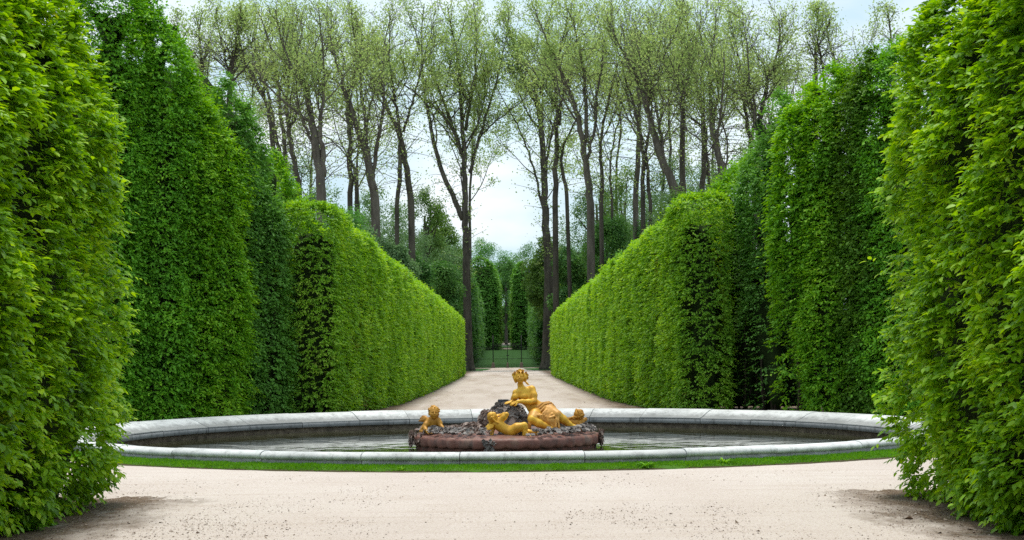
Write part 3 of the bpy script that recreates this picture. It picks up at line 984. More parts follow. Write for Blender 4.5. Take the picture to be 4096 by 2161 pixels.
class Tree:
    def __init__(self, Z, seed):
        self.Z, self.g, self.mb = Z, np.random.default_rng(seed), MB()
        self.lp, self.ld = [], []
        self.k = Z / 5500.0                       # metres per photo pixel at this distance

    def leaves(self, p, n, spread):
        self.lp.append(p + self.g.normal(0, spread, (n, 3)))

    def branch(self, p, d, L, r, lev, ztop):
        g = self.g
        n = 7 if lev < 2 else 5
        pts = [p]
        d = d / np.linalg.norm(d)
        st = L / (n - 1)
        for i in range(n - 1):
            up = (.10, .13, .06, .0)[lev]
            if pts[-1][2] > ztop - L * .25: up = -.12
            d = d + g.normal(0, (.10, .17, .26, .3)[lev], 3) + np.array([0, 0, up])
            d /= np.linalg.norm(d)
            pts.append(pts[-1] + d * st)
        pts = np.array(pts)
        self.mb.tube(pts, np.linspace(r, max(r * .38, .016), n), 5 if lev < 2 else 3, cap=False)
        if lev >= 2:
            for i in range(1, n):
                self.leaves(pts[i], self.nl + 1, .34)
            return
        nch = (9, 5)[lev]
        for c in range(nch):
            t = .22 + .76 * (c + g.random()) / nch
            i = min(int(t * (n - 1)), n - 2)
            q = pts[i] + (pts[i + 1] - pts[i]) * (t * (n - 1) - i)
            dd = pts[i + 1] - pts[i]
            dd /= np.linalg.norm(dd)
            s = g.normal(0, 1, 3); s -= dd * np.dot(s, dd); s /= np.linalg.norm(s)
            ang = g.uniform(.5, 1.05)
            nd_ = dd * math.cos(ang) + s * math.sin(ang)
            self.branch(q, nd_, L * g.uniform(.32, .55) * (1.08 - .45 * t), r * (1 - .55 * t) * .55, lev + 1, ztop)

    def limb(self, px, w0, w1, ztop, ext=1.0, side=3, dz=0.0, lo=.34, root=False):
        """a limb given along its photo outline, thickness in photo pixels, then left to grow on"""
        g = self.g
        Zs = self.Z + dz * np.linspace(0, 1, len(px))
        pts = np.array([P(x, y, z) for (x, y), z in zip(px, Zs)])
        # smooth and roughen
        m = 4 * (len(pts) - 1) + 1
        t = np.linspace(0, len(pts) - 1, m)
        q = np.stack([np.interp(t, np.arange(len(pts)), pts[:, i]) for i in range(3)], 1)
        w0, w1 = w0 * .88, w1 * .88
        for _ in range(2): q[1:-1] = (q[:-2] + 2 * q[1:-1] + q[2:]) / 4
        q[1:-1] += g.normal(0, .05, (m - 2, 3))
        rad = np.linspace(w0, w1, m) * self.k / 2
        if root:                                   # the same stem carried down to the ground, flaring at its foot
            e = np.array([q[0][0] + g.normal(0, .2), q[0][1], 0.0])
            tt = np.array([1.0, .8, .6, .4, .2, .09, .03, -.01])[::-1]
            low = e + (q[0] - e) * tt[:-1, None]
            lr = rad[0] * np.array([1.9, 1.6, 1.25, 1.12, 1.08, 1.05, 1.02])
            self.mb.tube(np.concatenate([low, q]), np.concatenate([lr, rad]), 8, cap=True)
        else:
            self.mb.tube(q, rad, 7, cap=True)
        d = unit(q[-1] - q[-4])
        L = max((ztop - q[-1][2]) * .9, 2.5) * ext
        if ext > 0:
            self.branch(q[-1], d, L, rad[-1] * .95, 0, ztop)
            for s in range(int(side * 1.6)):
                i = int(m * g.uniform(lo, .97))
                i = min(i, m - 2)
                s_ = np.array([g.normal(0, 1), g.normal(0, .8), 0]); s_ /= np.linalg.norm(s_)
                zl = max(ztop - q[i][2], 2.5)
                self.branch(q[i], d * .45 + s_ * .75 + np.array([0, 0, .4]), min(zl * g.uniform(.4, .75), 9.0), min(rad[i] * .45, .10), 0 if zl > 6 and s % 2 == 0 else 1, ztop)
        # tufts of leaves and thin shoots down the stem
        for s in range(int(len(px) * 9)):
            i = g.integers(1, m)
            s_ = np.array([g.normal(0, 1), g.normal(0, 1), g.normal(.3, .4)])
            e = q[i] + unit(s_) * g.uniform(.5, 3.2)
            mid = (q[i] + e) / 2 + np.array([0, 0, .1])
            self.mb.tube(np.array([q[i], mid, e]), [.03, .022, .012], 3, cap=False)
            self.leaves(mid, 4, .28); self.leaves(e, 7, .36)

    def finish(self, label, name='plane_tree', group=None, mat=None, bark=None, leaf=.16):
        P_ = np.concatenate(self.lp)
        P_ = P_[self.g.random(len(P_)) < .84]
        g = self.g
        base = empty(name, tuple(self.base))
        tag(base, label, 'tree', group)
        self.mb.build('trunk', bark or M['bark'], base, True)
        n = len(P_)
        s = self.Z / 115.0
        L = leaf * s * g.uniform(.7, 1.35, n)
        D = g.normal(0, 1, (n, 3)); D[:, 2] -= .3
        N = g.normal(0, 1, (n, 3)); N[:, 2] += .6
        link('crown', leaf_mesh('crown', P_, D, N, L, L * g.uniform(.3, .42, n), 'kite', .2, .1), mat or M['pale_leaf'], base)
        return base


GT = 'tall thin-leaved plane trees behind the hedges'
_ti = [0]


def plane(label, Z, limbs, ytop=0, nl=3, base=None, **kw):
    _ti[0] += 1
    t = Tree(Z, 100 + _ti[0])
    t.nl = nl
    ztop = P(2028, ytop, Z)[2]
    b = limbs[0][0][0]
    t.base = P(b[0], 1415, Z); t.base[2] = 0
    for li in limbs:
        px, w0, w1 = li[:3]
        o = li[3] if len(li) > 3 else {}
        t.limb(px, w0, w1, ztop, root=(li is limbs[0] or len(li) > 4), **o)
    return t.finish(label, group=GT, **kw)


# left half, from the left edge inwards
plane('plane tree furthest left, its crown over the dark clipped trees', 92, [([A(400, 760), A(415, 560), A(430, 400)], 26, 16, {'side': 5}), ([A(400, 560), A(340, 320)], 12, 8), ([A(430, 520), A(455, 330)], 12, 8)], 10)
plane('plane tree with its top spreading beyond the upper left clipped tree', 110, [([A(170, 900), A(200, 600), A(190, 400)], 20, 12, {'side': 5}), ([A(200, 600), A(90, 380)], 10, 7)], 20)
plane('slim plane tree leaning left, first to the right of the blue-green clipped tree', 104, [([A(745, 1240), A(705, 900), A(655, 700), A(530, 500), A(480, 330)], 24, 9), ([A(655, 700), A(655, 540), A(600, 400)], 13, 8)], 25)
plane('straight slim plane tree second of the left cluster', 112, [([A(790, 1330), A(745, 1020), A(705, 790), A(640, 560), A(600, 380)], 20, 9)], 0)
plane('dark slim plane tree third of the left cluster', 100, [([A(825, 1400), A(800, 1050), A(775, 760), A(750, 560), A(715, 400)], 21, 10), ([A(770, 700), A(820, 520)], 10, 7)], 10)
plane('plane tree with a forked stem, last of the left cluster', 96, [([A(912, 1400), A(860, 1100), A(832, 940), A(820, 780), A(835, 580)], 26, 12), ([A(836, 960), A(905, 800), A(990, 640)], 13, 8, {'side': 2})], -10)
plane('large plane tree with pale bark and twin stems behind the left hedge', 90, [([A(1075, 1420), A(1045, 1120), A(1000, 900), A(970, 680), A(925, 600), A(850, 480)], 44, 14), ([A(1085, 1300), A(1090, 1100), A(1060, 940), A(1085, 760), A(1098, 540)], 28, 12), ([A(1020, 1080), A(955, 920), A(905, 770)], 16, 9, {'side': 2})], 0, bark=M['bark_grey'])
plane('plane tree with two thin dark stems right of the pale twin-stemmed one', 116, [([A(1285, 1420), A(1285, 1050), A(1262, 760), A(1235, 640), A(1130, 560)], 24, 9), ([A(1335, 1420), A(1325, 1250), A(1290, 1190), A(1300, 900), A(1270, 660)], 18, 10, {}, 'root')], 5)
plane('leaning plane tree with long straight limbs and a crooked right fork', 98, [([A(1470, 1480), A(1415, 1150), A(1330, 930), A(1285, 760), A(1205, 520)], 40, 14), ([A(1442, 1370), A(1468, 1220), A(1500, 960), A(1535, 780), A(1530, 620)], 20, 11), ([A(1425, 1230), A(1420, 1120), A(1400, 900), A(1365, 600), A(1345, 420)], 18, 10)], 5, bark=M['bark_grey'])
plane('plane tree on two stems that meet and fork again', 106, [([A(1735, 1500), A(1690, 1160), A(1662, 1010), A(1570, 830), A(1480, 600)], 30, 13), ([A(1630, 1500), A(1650, 1150), A(1662, 1010)], 20, 18, {'ext': 0}, 'root'), ([A(1662, 1000), A(1620, 780), A(1600, 640)], 17, 10), ([A(1678, 970), A(1745, 740), A(1775, 640)], 13, 8, {'side': 2})], -5)
# the two great trees at the end of the alley
plane('great plane tree with a fan of limbs left of the gate', 146,
      [([(1866, 1100), (1866, 1000), (1862, 870), A(2125, 1300), A(2125, 1120), A(2110, 920), A(2095, 700)], 36, 15, {'side': 5}),
       ([(1852, 880), A(2040, 1440), A(1950, 1240), A(1900, 1050), A(1870, 900), A(1835, 700), A(1820, 560)], 26, 11),
       ([A(2105, 1130), A(2045, 940), A(1960, 700), A(1870, 520)], 20, 9),
       ([A(2135, 960), A(2165, 760), A(2210, 560)], 17, 9),
       ([A(2165, 1270), A(2215, 1080), A(2300, 800), A(2370, 560)], 17, 8, {'side': 2}),
       ([A(2240, 1010), A(2340, 900), A(2440, 830)], 9, 5, {'side': 2}),
       ([A(2070, 990), A(1950, 830), A(1740, 660)], 10, 6, {'side': 2})], -20, nl=4)
plane('great straight plane tree right of the gate', 148,
      [([(2196, 1100), (2190, 1000), (2182, 880), B(325, 1340), B(308, 1000), B(285, 780), B(255, 600), B(185, 480)], 42, 14, {'side': 5}),
       ([B(300, 700), B(335, 520), B(330, 400)], 17, 9), ([B(326, 1580), B(275, 1340), B(215, 1120), B(150, 950), B(70, 820)], 12, 5, {'side': 2}),
       ([B(330, 1330), B(360, 1050), B(420, 820)], 14, 8)], -10, nl=4)
plane('dark twin-limbed plane tree just right of the great straight one', 128, [([B(405, 1450), B(412, 1050), B(420, 800), B(400, 580)], 26, 12), ([B(490, 1430), B(445, 1200), B(470, 1060), B(560, 880)], 18, 8, {}, 'root'), ([B(435, 920), B(460, 690), B(515, 560)], 15, 9)], 0)
plane('plane tree with pale bark and a wavy left limb behind the right hedge', 112, [([B(665, 1500), B(640, 1250), B(600, 1000), B(565, 830), B(510, 660), B(405, 420)], 36, 12), ([B(640, 1050), B(628, 720), B(620, 520), B(570, 320)], 20, 10), ([B(628, 1200), B(660, 1090), B(700, 900), B(715, 640), B(750, 480)], 18, 9)], -10, bark=M['bark_grey'])
plane('slim plane tree with a kinked stem right of the pale-barked one', 120, [([B(742, 1480), B(752, 1200), B(733, 1060), B(790, 760), B(840, 560)], 20, 8, {'side': 4})], 10)
plane('thin young plane tree right of the kinked stem', 126, [([B(822, 1460), B(805, 1180), B(830, 1060), B(880, 850)], 11, 6, {'side': 2, 'ext': .7})], 120, nl=2)
plane('tall single-stemmed grey plane tree in the middle of the right row', 118, [([B(995, 1460), B(1018, 1000), B(1030, 760), B(1005, 560)], 26, 12, {'side': 4})], -5, bark=M['bark_grey'])
plane('dark plane tree with stems twisting round each other in the right row', 110, [([B(1050, 1470), B(1060, 1180), B(1030, 1000), B(990, 800), B(930, 620)], 22, 9), ([B(1105, 1480), B(1070, 1180), B(1100, 950), B(1115, 640)], 18, 9, {}, 'root')], 15)
plane('plane tree with a long leaning trunk that bends left above the right hedge', 98, [([B(1310, 1440), B(1210, 1220), B(1135, 1000), B(1085, 800), B(1015, 590), B(960, 480)], 44, 14), ([B(1230, 1250), B(1180, 1000), B(1140, 760)], 13, 8), ([B(1085, 800), B(1110, 620), B(1170, 500)], 14, 8)], 0, bark=M['bark_grey'])
plane('tall straight plane tree crossing the leaning trunk', 104, [([B(1348, 1440), B(1338, 1000), B(1340, 680), B(1400, 500), B(1395, 320)], 30, 12, {'side': 4}), ([B(1350, 760), B(1310, 620)], 12, 8)], -15)
plane('thin dark plane tree with two stems behind the crossing pair', 130, [([B(1255, 1400), B(1250, 1000), B(1235, 700), B(1240, 540)], 14, 8), ([B(1200, 1400), B(1205, 1100), B(1160, 850)], 12, 7)], 20, nl=2)
plane('dark plane tree with a splayed top left of the bent grey trunk', 108, [([B(1488, 1450), B(1500, 1080), B(1478, 760), B(1420, 560)], 28, 11, {'side': 4}), ([B(1545, 1450), B(1520, 1120), B(1505, 900), B(1495, 620)], 18, 9, {}, 'root')], 5)
plane('grey plane tree bent left at its foot beside the right clipped trees', 96, [([B(1650, 1340), B(1595, 1080), B(1545, 900), B(1545, 620)], 40, 12, {'side': 4}), ([B(1655, 1250), B(1680, 1080), B(1615, 820)], 10, 6, {'side': 1}), ([B(1500, 1060), B(1380, 960)], 9, 5, {'side': 2})], 10, bark=M['bark_grey'])
plane('plane tree with a curved left stem above the light green bushy tree', 102, [([B(1870, 1290), B(1835, 1000), B(1795, 800), B(1780, 560)], 26, 10), ([B(1850, 1060), B(1865, 850), B(1815, 600)], 16, 9)], 10)
plane('broad plane tree with three stout stems above the rusty clipped tree', 94, [([B(1905, 1230), B(1905, 950), B(1938, 680), B(2005, 500)], 32, 13), ([B(1900, 1150), B(1870, 760), B(1830, 560)], 17, 9), ([B(1945, 1150), B(1950, 1000), B(1990, 860)], 18, 7, {'side': 2})], 10)
plane('plane tree showing only its crown above the vivid green maple', 96, [([B(2322, 760), B(2312, 480), B(2330, 330)], 20, 11, {'side': 4}), ([B(2395, 740), B(2370, 500), B(2350, 380)], 13, 8)], 15)
plane('plane tree showing thin top limbs above the bright clipped tree on the right', 104, [([B(2478, 800), B(2490, 560), B(2440, 380)], 14, 8, {'side': 4}), ([B(2480, 600), B(2560, 520)], 8, 5)], 40, nl=2)
plane('plane tree furthest right, its small crown beside the near right hedge', 112, [([B(2880, 800), B(2900, 480), B(2870, 250)], 16, 9, {'side': 5})], 60, nl=2)

# pale, thinner trees of the rows further back
for k, (x, yt, Z, lab) in enumerate([(1010, 20, 150, 'pale distant plane tree seen through the left cluster'), (1235, 0, 160, 'pale distant plane tree behind the twin-stemmed tree'), (1440, 10, 165, 'pale distant plane tree between the leaning and two-stemmed trees'),
                                     (2180, 5, 190, 'pale distant plane tree behind the great right trunk'), (1880, -5, 185, 'pale distant plane tree behind the great left trunk'), (2470, 10, 165, 'pale distant plane tree behind the kinked slim stem'),
                                     (2640, 0, 158, 'pale distant plane tree behind the middle of the right row'), (2860, 0, 150, 'pale distant plane tree behind the bent grey trunk'), (3130, 30, 140, 'pale distant plane tree behind the three stout stems'), (830, 10, 135, 'pale distant plane tree behind the leftmost crowns')]):
    plane(lab, Z, [([(x, 920), (x + rng.uniform(-15, 15), 700), (x + rng.uniform(-30, 30), 480), (x + rng.uniform(-40, 40), 300)], 13, 6, {'side': 8, 'lo': .12})], yt, nl=4, mat=M['pale_leaf'])


# ------------------------------------------------------------------ leafy trees of the wood
def bushy(label, x, ytop, wpx, Z, mat, seed, ybot=None, leaf=.2, n=9000, name='leafy_tree', rag=.16, group='leafy trees of the wood', trunk=True, lean=0.0, squash=1.0, cover=1.0):
    g = np.random.default_rng(seed)
    top = P(x, ytop, Z)
    gz = float(rise(Z))
    zt = top[2]
    zb = P(x, ybot, Z)[2] if ybot else gz + .12 * (zt - gz)
    rx = wpx / 2 * Z / 5500
    c = np.array([top[0], Z + rx * .8, (zt + zb) / 2])
    rz = (zt - zb) / 2
    nc = int(34 + rx * 5)
    # clumps on and in an uneven egg
    d = unit(g.normal(0, 1, (nc, 3)))
    rad = g.uniform(.45, .98, nc) ** .6
    cc = c + d * rad[:, None] * np.array([rx * .86, rx * .8, rz * .88])
    cc[:, 0] += lean * (cc[:, 2] - zb)
    cr_ = g.uniform(.22, .40, nc) * min(rx, rz)
    k = g.choice(nc, n, p=cr_ ** 2 / np.sum(cr_ ** 2))
    dd = unit(g.normal(0, 1, (n, 3)) + np.array([0, -.25, .35]))
    Pp = cc[k] + dd * (cr_[k] * (1 - np.abs(g.normal(0, rag * 1.6, n))) + g.normal(0, .12, n))[:, None]
    Pp = Pp[Pp[:, 2] > gz + .1]
    dd = dd[:len(Pp)]
    n = len(Pp)
    s = Z / 110
    L = leaf * s * g.uniform(.6, 1.3, n)
    D = dd * .5 + g.normal(0, .7, (n, 3)); D[:, 2] -= .35
    N = dd + np.array([0, 0, .5]) + g.normal(0, .55, (n, 3))
    root = empty(name, (c[0], c[1], gz))
    tag(root, label, 'tree', group)
    link('crown', leaf_mesh('crown', Pp, D, N, L, L * g.uniform(.3, .45, n), 'kite', .2, .15), mat, root)
    if trunk:
        mb = MB()
        r0 = .013 * (zt - gz) + .05
        zs = np.linspace(gz - .05, zb + rz * 1.2, 7)
        mb.tube(np.column_stack([c[0] + np.cumsum(g.normal(0, .12, 7)) * .5, c[1] + np.cumsum(g.normal(0, .1, 7)) * .5, zs]), np.linspace(r0 * 1.25, r0 * .35, 7), 7)
        for _ in range(9):
            e = cc[g.integers(0, nc)]
            z0 = g.uniform(zb, c[2])
            a0 = np.array([c[0], c[1], z0])
            mb.tube(np.array([a0, (a0 + e) / 2 + [0, 0, -.2], e]), [r0 * .4, r0 * .28, r0 * .1], 5, cap=False)
        mb.build('trunk', M['bark'], root, True)
    return root


W, WO, WB, WG = M['wood_leaf'], M['wood_leaf_olive'], M['wood_leaf_bright'], M['wood_leaf_grey']
# behind the left hedge
bushy('light green leafy tree just behind the crest of the left hedge end', 1330, 740, 290, 62, WB, 201, leaf=.16, n=15300)
bushy('loose bluish leafy tree behind the left hedge below the leaning plane tree', 1420, 850, 260, 84, WG, 202, n=20400)
bushy('dense mid green leafy tree behind the middle of the left hedge', 1540, 890, 240, 96, WG, 203, n=22100)
bushy('dark green leafy tree low behind the left hedge near the great tree', 1630, 985, 200, 106, W, 204, n=18700)
bushy('tall olive leafy tree behind the great left plane tree', 1760, 830, 230, 168, WO, 205, n=25500, leaf=.17)
bushy('olive clipped-looking leafy tree in front of the great left trunk', 1745, 1040, 220, 132, W, 206, n=22100, leaf=.17)
bushy('pale green leafy tree seen between the left stems above the hedge', 1290, 690, 260, 118, WG, 207, n=8500, rag=.28, leaf=.15)
bushy('pale sparse leafy tree behind the two-stemmed plane tree', 1600, 760, 300, 140, WG, 208, n=7650, rag=.28, leaf=.13)
# behind the right hedge
bushy('yellowish olive leafy tree wrapped round the great right trunk', 2188, 940, 190, 149.2, WO, 211, n=16000, leaf=.15, ybot=1300)
bushy('grey-green leafy tree right of the great right trunk', 2290, 950, 190, 136, W, 212, n=20400, leaf=.17)
bushy('tall mid green leafy tree behind the straight grey stem', 2440, 810, 230, 124, W, 213, n=23800, leaf=.17)
bushy('small bright green leafy tree just over the right hedge', 2480, 1000, 150, 88, WB, 214, n=13600)
bushy('brownish green conifer behind the right hedge', 2630, 790, 170, 80, M['conifer_leaf'], 215, n=22100, leaf=.13, name='conifer_tree')
bushy('sparse olive leafy tree above the right hedge, left of its end', 2740, 690, 260, 92, WO, 216, n=11900, rag=.35)
bushy('sparse dark olive leafy tree behind the right hedge end', 2880, 640, 240, 74, WO, 217, n=11900, rag=.3)
bushy('pale sparse leafy tree seen between the stems right of the gate', 2330, 740, 300, 158, WG, 218, n=9350, rag=.28, leaf=.13)
bushy('pale sparse leafy tree behind the twisted stems on the right', 2600, 680, 300, 135, WG, 219, n=7650, rag=.28, leaf=.13)
for k, (x, yt, wp, Z, m, lab) in enumerate([
        (1180, 560, 240, 100, WG, 'loose green leafy tree among the left cluster of slim stems'), (1500, 720, 260, 128, WG, 'loose green leafy tree under the leaning plane tree'),
        (1690, 720, 200, 150, WO, 'loose olive leafy tree between the two-stemmed and great left trunks'),
        (2390, 640, 220, 150, WG, 'loose green leafy tree right of the dark twin-limbed tree'),
        (2500, 620, 240, 145, WO, 'loose olive leafy tree above the small bright one'), (2700, 560, 260, 125, WG, 'loose green leafy tree behind the conifer'),
        (2870, 540, 260, 118, WG, 'loose green leafy tree behind the bent grey trunk'), (3010, 520, 240, 112, WG, 'loose green leafy tree under the curved left stem')]):
    bushy(lab, x, yt, wp, Z, m, 260 + k, n=6500, rag=.3, leaf=.14, group='loose leafy trees between the trunks', ybot=1060)
bushy('dense green leafy tree behind the last stretch of the left hedge', 1750, 1000, 230, 152, W, 281, n=20000, leaf=.15)
bushy('dense green leafy tree behind the last stretch of the right hedge', 2330, 1010, 200, 150, W, 282, n=18000, leaf=.15)
bushy('dense green leafy tree behind the rise of the right hedge', 2580, 880, 240, 116, W, 283, n=18000, leaf=.15)
bushy('dense green leafy tree behind the rise of the left hedge', 1470, 960, 260, 114, W, 284, n=18000, leaf=.15)
for k, (x, yt, wp, Z, m, lab) in enumerate([
        (1385, 880, 330, 108, WG, 'broad green leafy tree, lowest layer behind the front of the left hedge'), (1560, 960, 330, 122, W, 'broad green leafy tree, lowest layer behind the middle of the left hedge'),
        (1720, 900, 330, 160, WG, 'broad green leafy tree filling the gap left of the great left trunk'),
        (2360, 880, 330, 160, WG, 'broad green leafy tree filling the gap right of the great right trunk'),
        (2520, 800, 330, 138, W, 'broad green leafy tree, lowest layer behind the middle of the right hedge'), (2760, 700, 330, 104, WG, 'broad green leafy tree, lowest layer behind the front of the right hedge')]):
    bushy(lab, x, yt, wp, Z, m, 290 + k, n=20000, rag=.25, leaf=.16)
for k, (x, yt, wp, Z, m, lab) in enumerate([
        (1450, 800, 300, 134, WG, 'soft green leafy tree behind the leaning grey plane tree'), (1640, 850, 260, 146, WG, 'soft green leafy tree left of the tall olive one'),
        (2450, 760, 260, 152, WG, 'soft green leafy tree behind the small bright one'), (2660, 700, 280, 128, WG, 'soft green leafy tree rising behind the conifer'), (2880, 620, 240, 112, WG, 'soft green leafy tree behind the sparse dark olive one')]):
    bushy(lab, x, yt, wp, Z, m, 310 + k, n=13000, rag=.28, leaf=.14)
# beyond the gate
bushy('dark leafy tree standing alone in the gap beyond the gate', 2022, 1010, 150, 348, W, 221, n=22100, leaf=.10, ybot=1330, group='trees beyond the gate')
for k, (x, yt, wp, Z, m, lab) in enumerate([(1930, 930, 190, 380, WB, 'distant fresh green tree left of the gap beyond the gate'), (2035, 985, 170, 400, WB, 'distant fresh green tree in the middle of the gap beyond the gate'), (2120, 945, 180, 390, W, 'distant green tree right of the gap beyond the gate'),
                                             (1800, 890, 220, 300, W, 'distant green tree behind the great left trunk'), (2260, 900, 240, 320, W, 'distant green tree behind the great right trunk'), (1970, 1240, 130, 372, W, 'low dark tree at the back of the far lawn, left'),
                                             (2090, 1235, 130, 374, W, 'low dark tree at the back of the far lawn, right')]):
    bushy(lab, x, yt, wp, Z, m, 231 + k, n=15300, leaf=.085, group='trees beyond the gate')

# tall clipped hedges flanking the ride beyond the gate
HP = [(.03, .5), (.10, .1), (.3, 0), (.85, .1), (.95, .6), (1, 1.8)]
FB = dict(nper=5, slen=.5, style='kite', core=.9, gap=.5, group='tall hedges beyond the gate')
foliage_block('hedge', 'dark tall hedge along the left of the lawn just beyond the gate', 'hedge', [(-4.9, 174), (-5.6, 284), (-12, 284), (-12, 172)], lambda x, y: 13.0 + .4 * math.sin(y * .17), HP, M['wood_leaf'],
              dens=45, leafL=.36, amp=.45, freq=.5, seed=71, **FB)
foliage_block('hedge', 'dark tall hedge along the right of the lawn just beyond the gate', 'hedge', [(4.7, 174), (5.4, 284), (12, 284), (12, 172)], lambda x, y: 12.4 + .4 * math.sin(y * .17 + 1), HP, M['wood_leaf'],
              dens=45, leafL=.36, amp=.45, freq=.5, seed=72, **FB)
foliage_block('hedge', 'very tall shaggy hedge left of the dark gap beyond the gate', 'hedge', [(-2.5, 290), (-2.3, 330), (-11, 330), (-11, 289)], lambda x, y: 21.3 + .8 * math.sin(x * .9), HP, M['ring_leaf_blue'],
              dens=22, leafL=.45, amp=.6, freq=.4, seed=73, zmin=2.7, core_bottom=2.6, **FB)
foliage_block('hedge', 'very tall shaggy grey-green hedge right of the dark gap beyond the gate', 'hedge', [(2.2, 290), (2.0, 330), (11, 330), (11, 289)], lambda x, y: 20.6 + .8 * math.sin(x * .9 + 1), HP, M['ring_leaf_blue'],
              dens=22, leafL=.45, amp=.6, freq=.4, seed=74, zmin=2.7, core_bottom=2.6, **FB)

foliage_block('hedge', 'dark belt of wood closing the view behind the far lawn', 'hedge', [(-40, 376), (40, 376), (40, 384), (-40, 384)], lambda x, y: 17 + 1.5 * math.sin(x * .5) + math.sin(x * 1.3), HP, M['wood_leaf'],
              dens=7, leafL=.55, amp=.9, freq=.25, seed=75, zmin=4.6, core_bottom=4.4, nper=5, slen=.6, style='kite', core=1.2, gap=.5)

# ------------------------------------------------------------------ iron gate and railings
GY = 168.0
def bars(mb, x0, x1, h0, h1, step, y, r=.014):
    n = max(2, int(round((x1 - x0) / step)))
    for k in range(n + 1):
        x = x0 + (x1 - x0) * k / n
        h = h0 + (h1 - h0) * k / n
        mb.tube(np.array([[x, y, .08], [x, y, h]]), r, 4)
        mb.tube(np.array([[x, y, h], [x, y, h + .14]]), [r * 2.0, .003], 4)
    for z in (.16, 1.15, h0 * .94):
        mb.box(((x0 + x1) / 2, y, z), (abs(x1 - x0), .03, .045))


gate = tag(empty('iron_gate', (.1, GY, 0)), 'black wrought iron double gate of thin bars closing the end of the alley', 'gate')
for sx, (xa, xb) in ((-1, (-1.62, .03)), (1, (.09, 1.68))):
    mb = MB()
    bars(mb, xa, xb, 2.95, 2.95, .14, GY)
    mb.box(((xa + xb) / 2, GY, 2.95), (xb - xa, .04, .05))
    mb.build('gate_leaf', M['iron'], gate)
for x in (-1.70, 1.76):
    mb = MB(); mb.box((x, GY, 2.0), (.10, .10, 4.0)); mb.tube(np.array([[x, GY, 4.0], [x, GY, 4.25]]), [.07, .004], 6)
    mb.build('gate_post', M['iron'], gate)
mb = MB(); mb.box((.06, GY - .03, 1.6), (.055, .05, 3.2)); mb.box((.06, GY - .06, 1.55), (.34, .05, .09))
mb.build('lock_bar', M['iron'], gate)
for x, s, lab in ((-1.70, 1, 'squat stone guard block at the foot of the left gate post'), (1.76, 1, 'squat stone guard block at the foot of the right gate post'), (.06, .62, 'narrow stone stop in the middle of the iron gate')):
    mb = MB()
    V, q = revolve([(.001, .72), (.13, .70), (.17, .62), (.2, .3), (.24, 0)], 0, 2 * math.pi, 12, (x, GY - .28))
    V[:, 0] = x + (V[:, 0] - x) * s
    mb.add(V, q)
    tag(mb.build('guard_stone', M['bollard'], smooth=True), lab, 'guard stone', 'guard stones at the gate')
for sx, lab in ((-1, 'black iron railing left of the gate'), (1, 'black iron railing right of the gate')):
    rl = tag(empty('iron_railing', (sx * 3.2, GY, 0)), lab, 'railing', 'railings beside the gate')
    mb = MB()
    xa, xb = sorted((sx * 1.85 + .03, sx * 9.0))
    bars(mb, xa, xb, 2.6, 2.6, .15, GY)
    mb.build('bars', M['iron'], rl)
    mb = MB(); mb.box(((xa + xb) / 2, GY, .04), (xb - xa, .25, .08)); mb.build('kerb', M['bollard'], rl)
# low fence beyond the lawn
fb = MB()
for x in np.arange(-14, 14.1, 2.0): fb.box((x, 345.6, rise(345.6) + .55), (.14, .14, 1.1))
for z in (.55, 1.0): fb.box((0, 345.6, rise(345.6) + z), (28, .06, .08))
tag(fb.build('low_fence', M['bark']), 'low dark post and rail fence across the far lawn beyond the gate', 'fence')
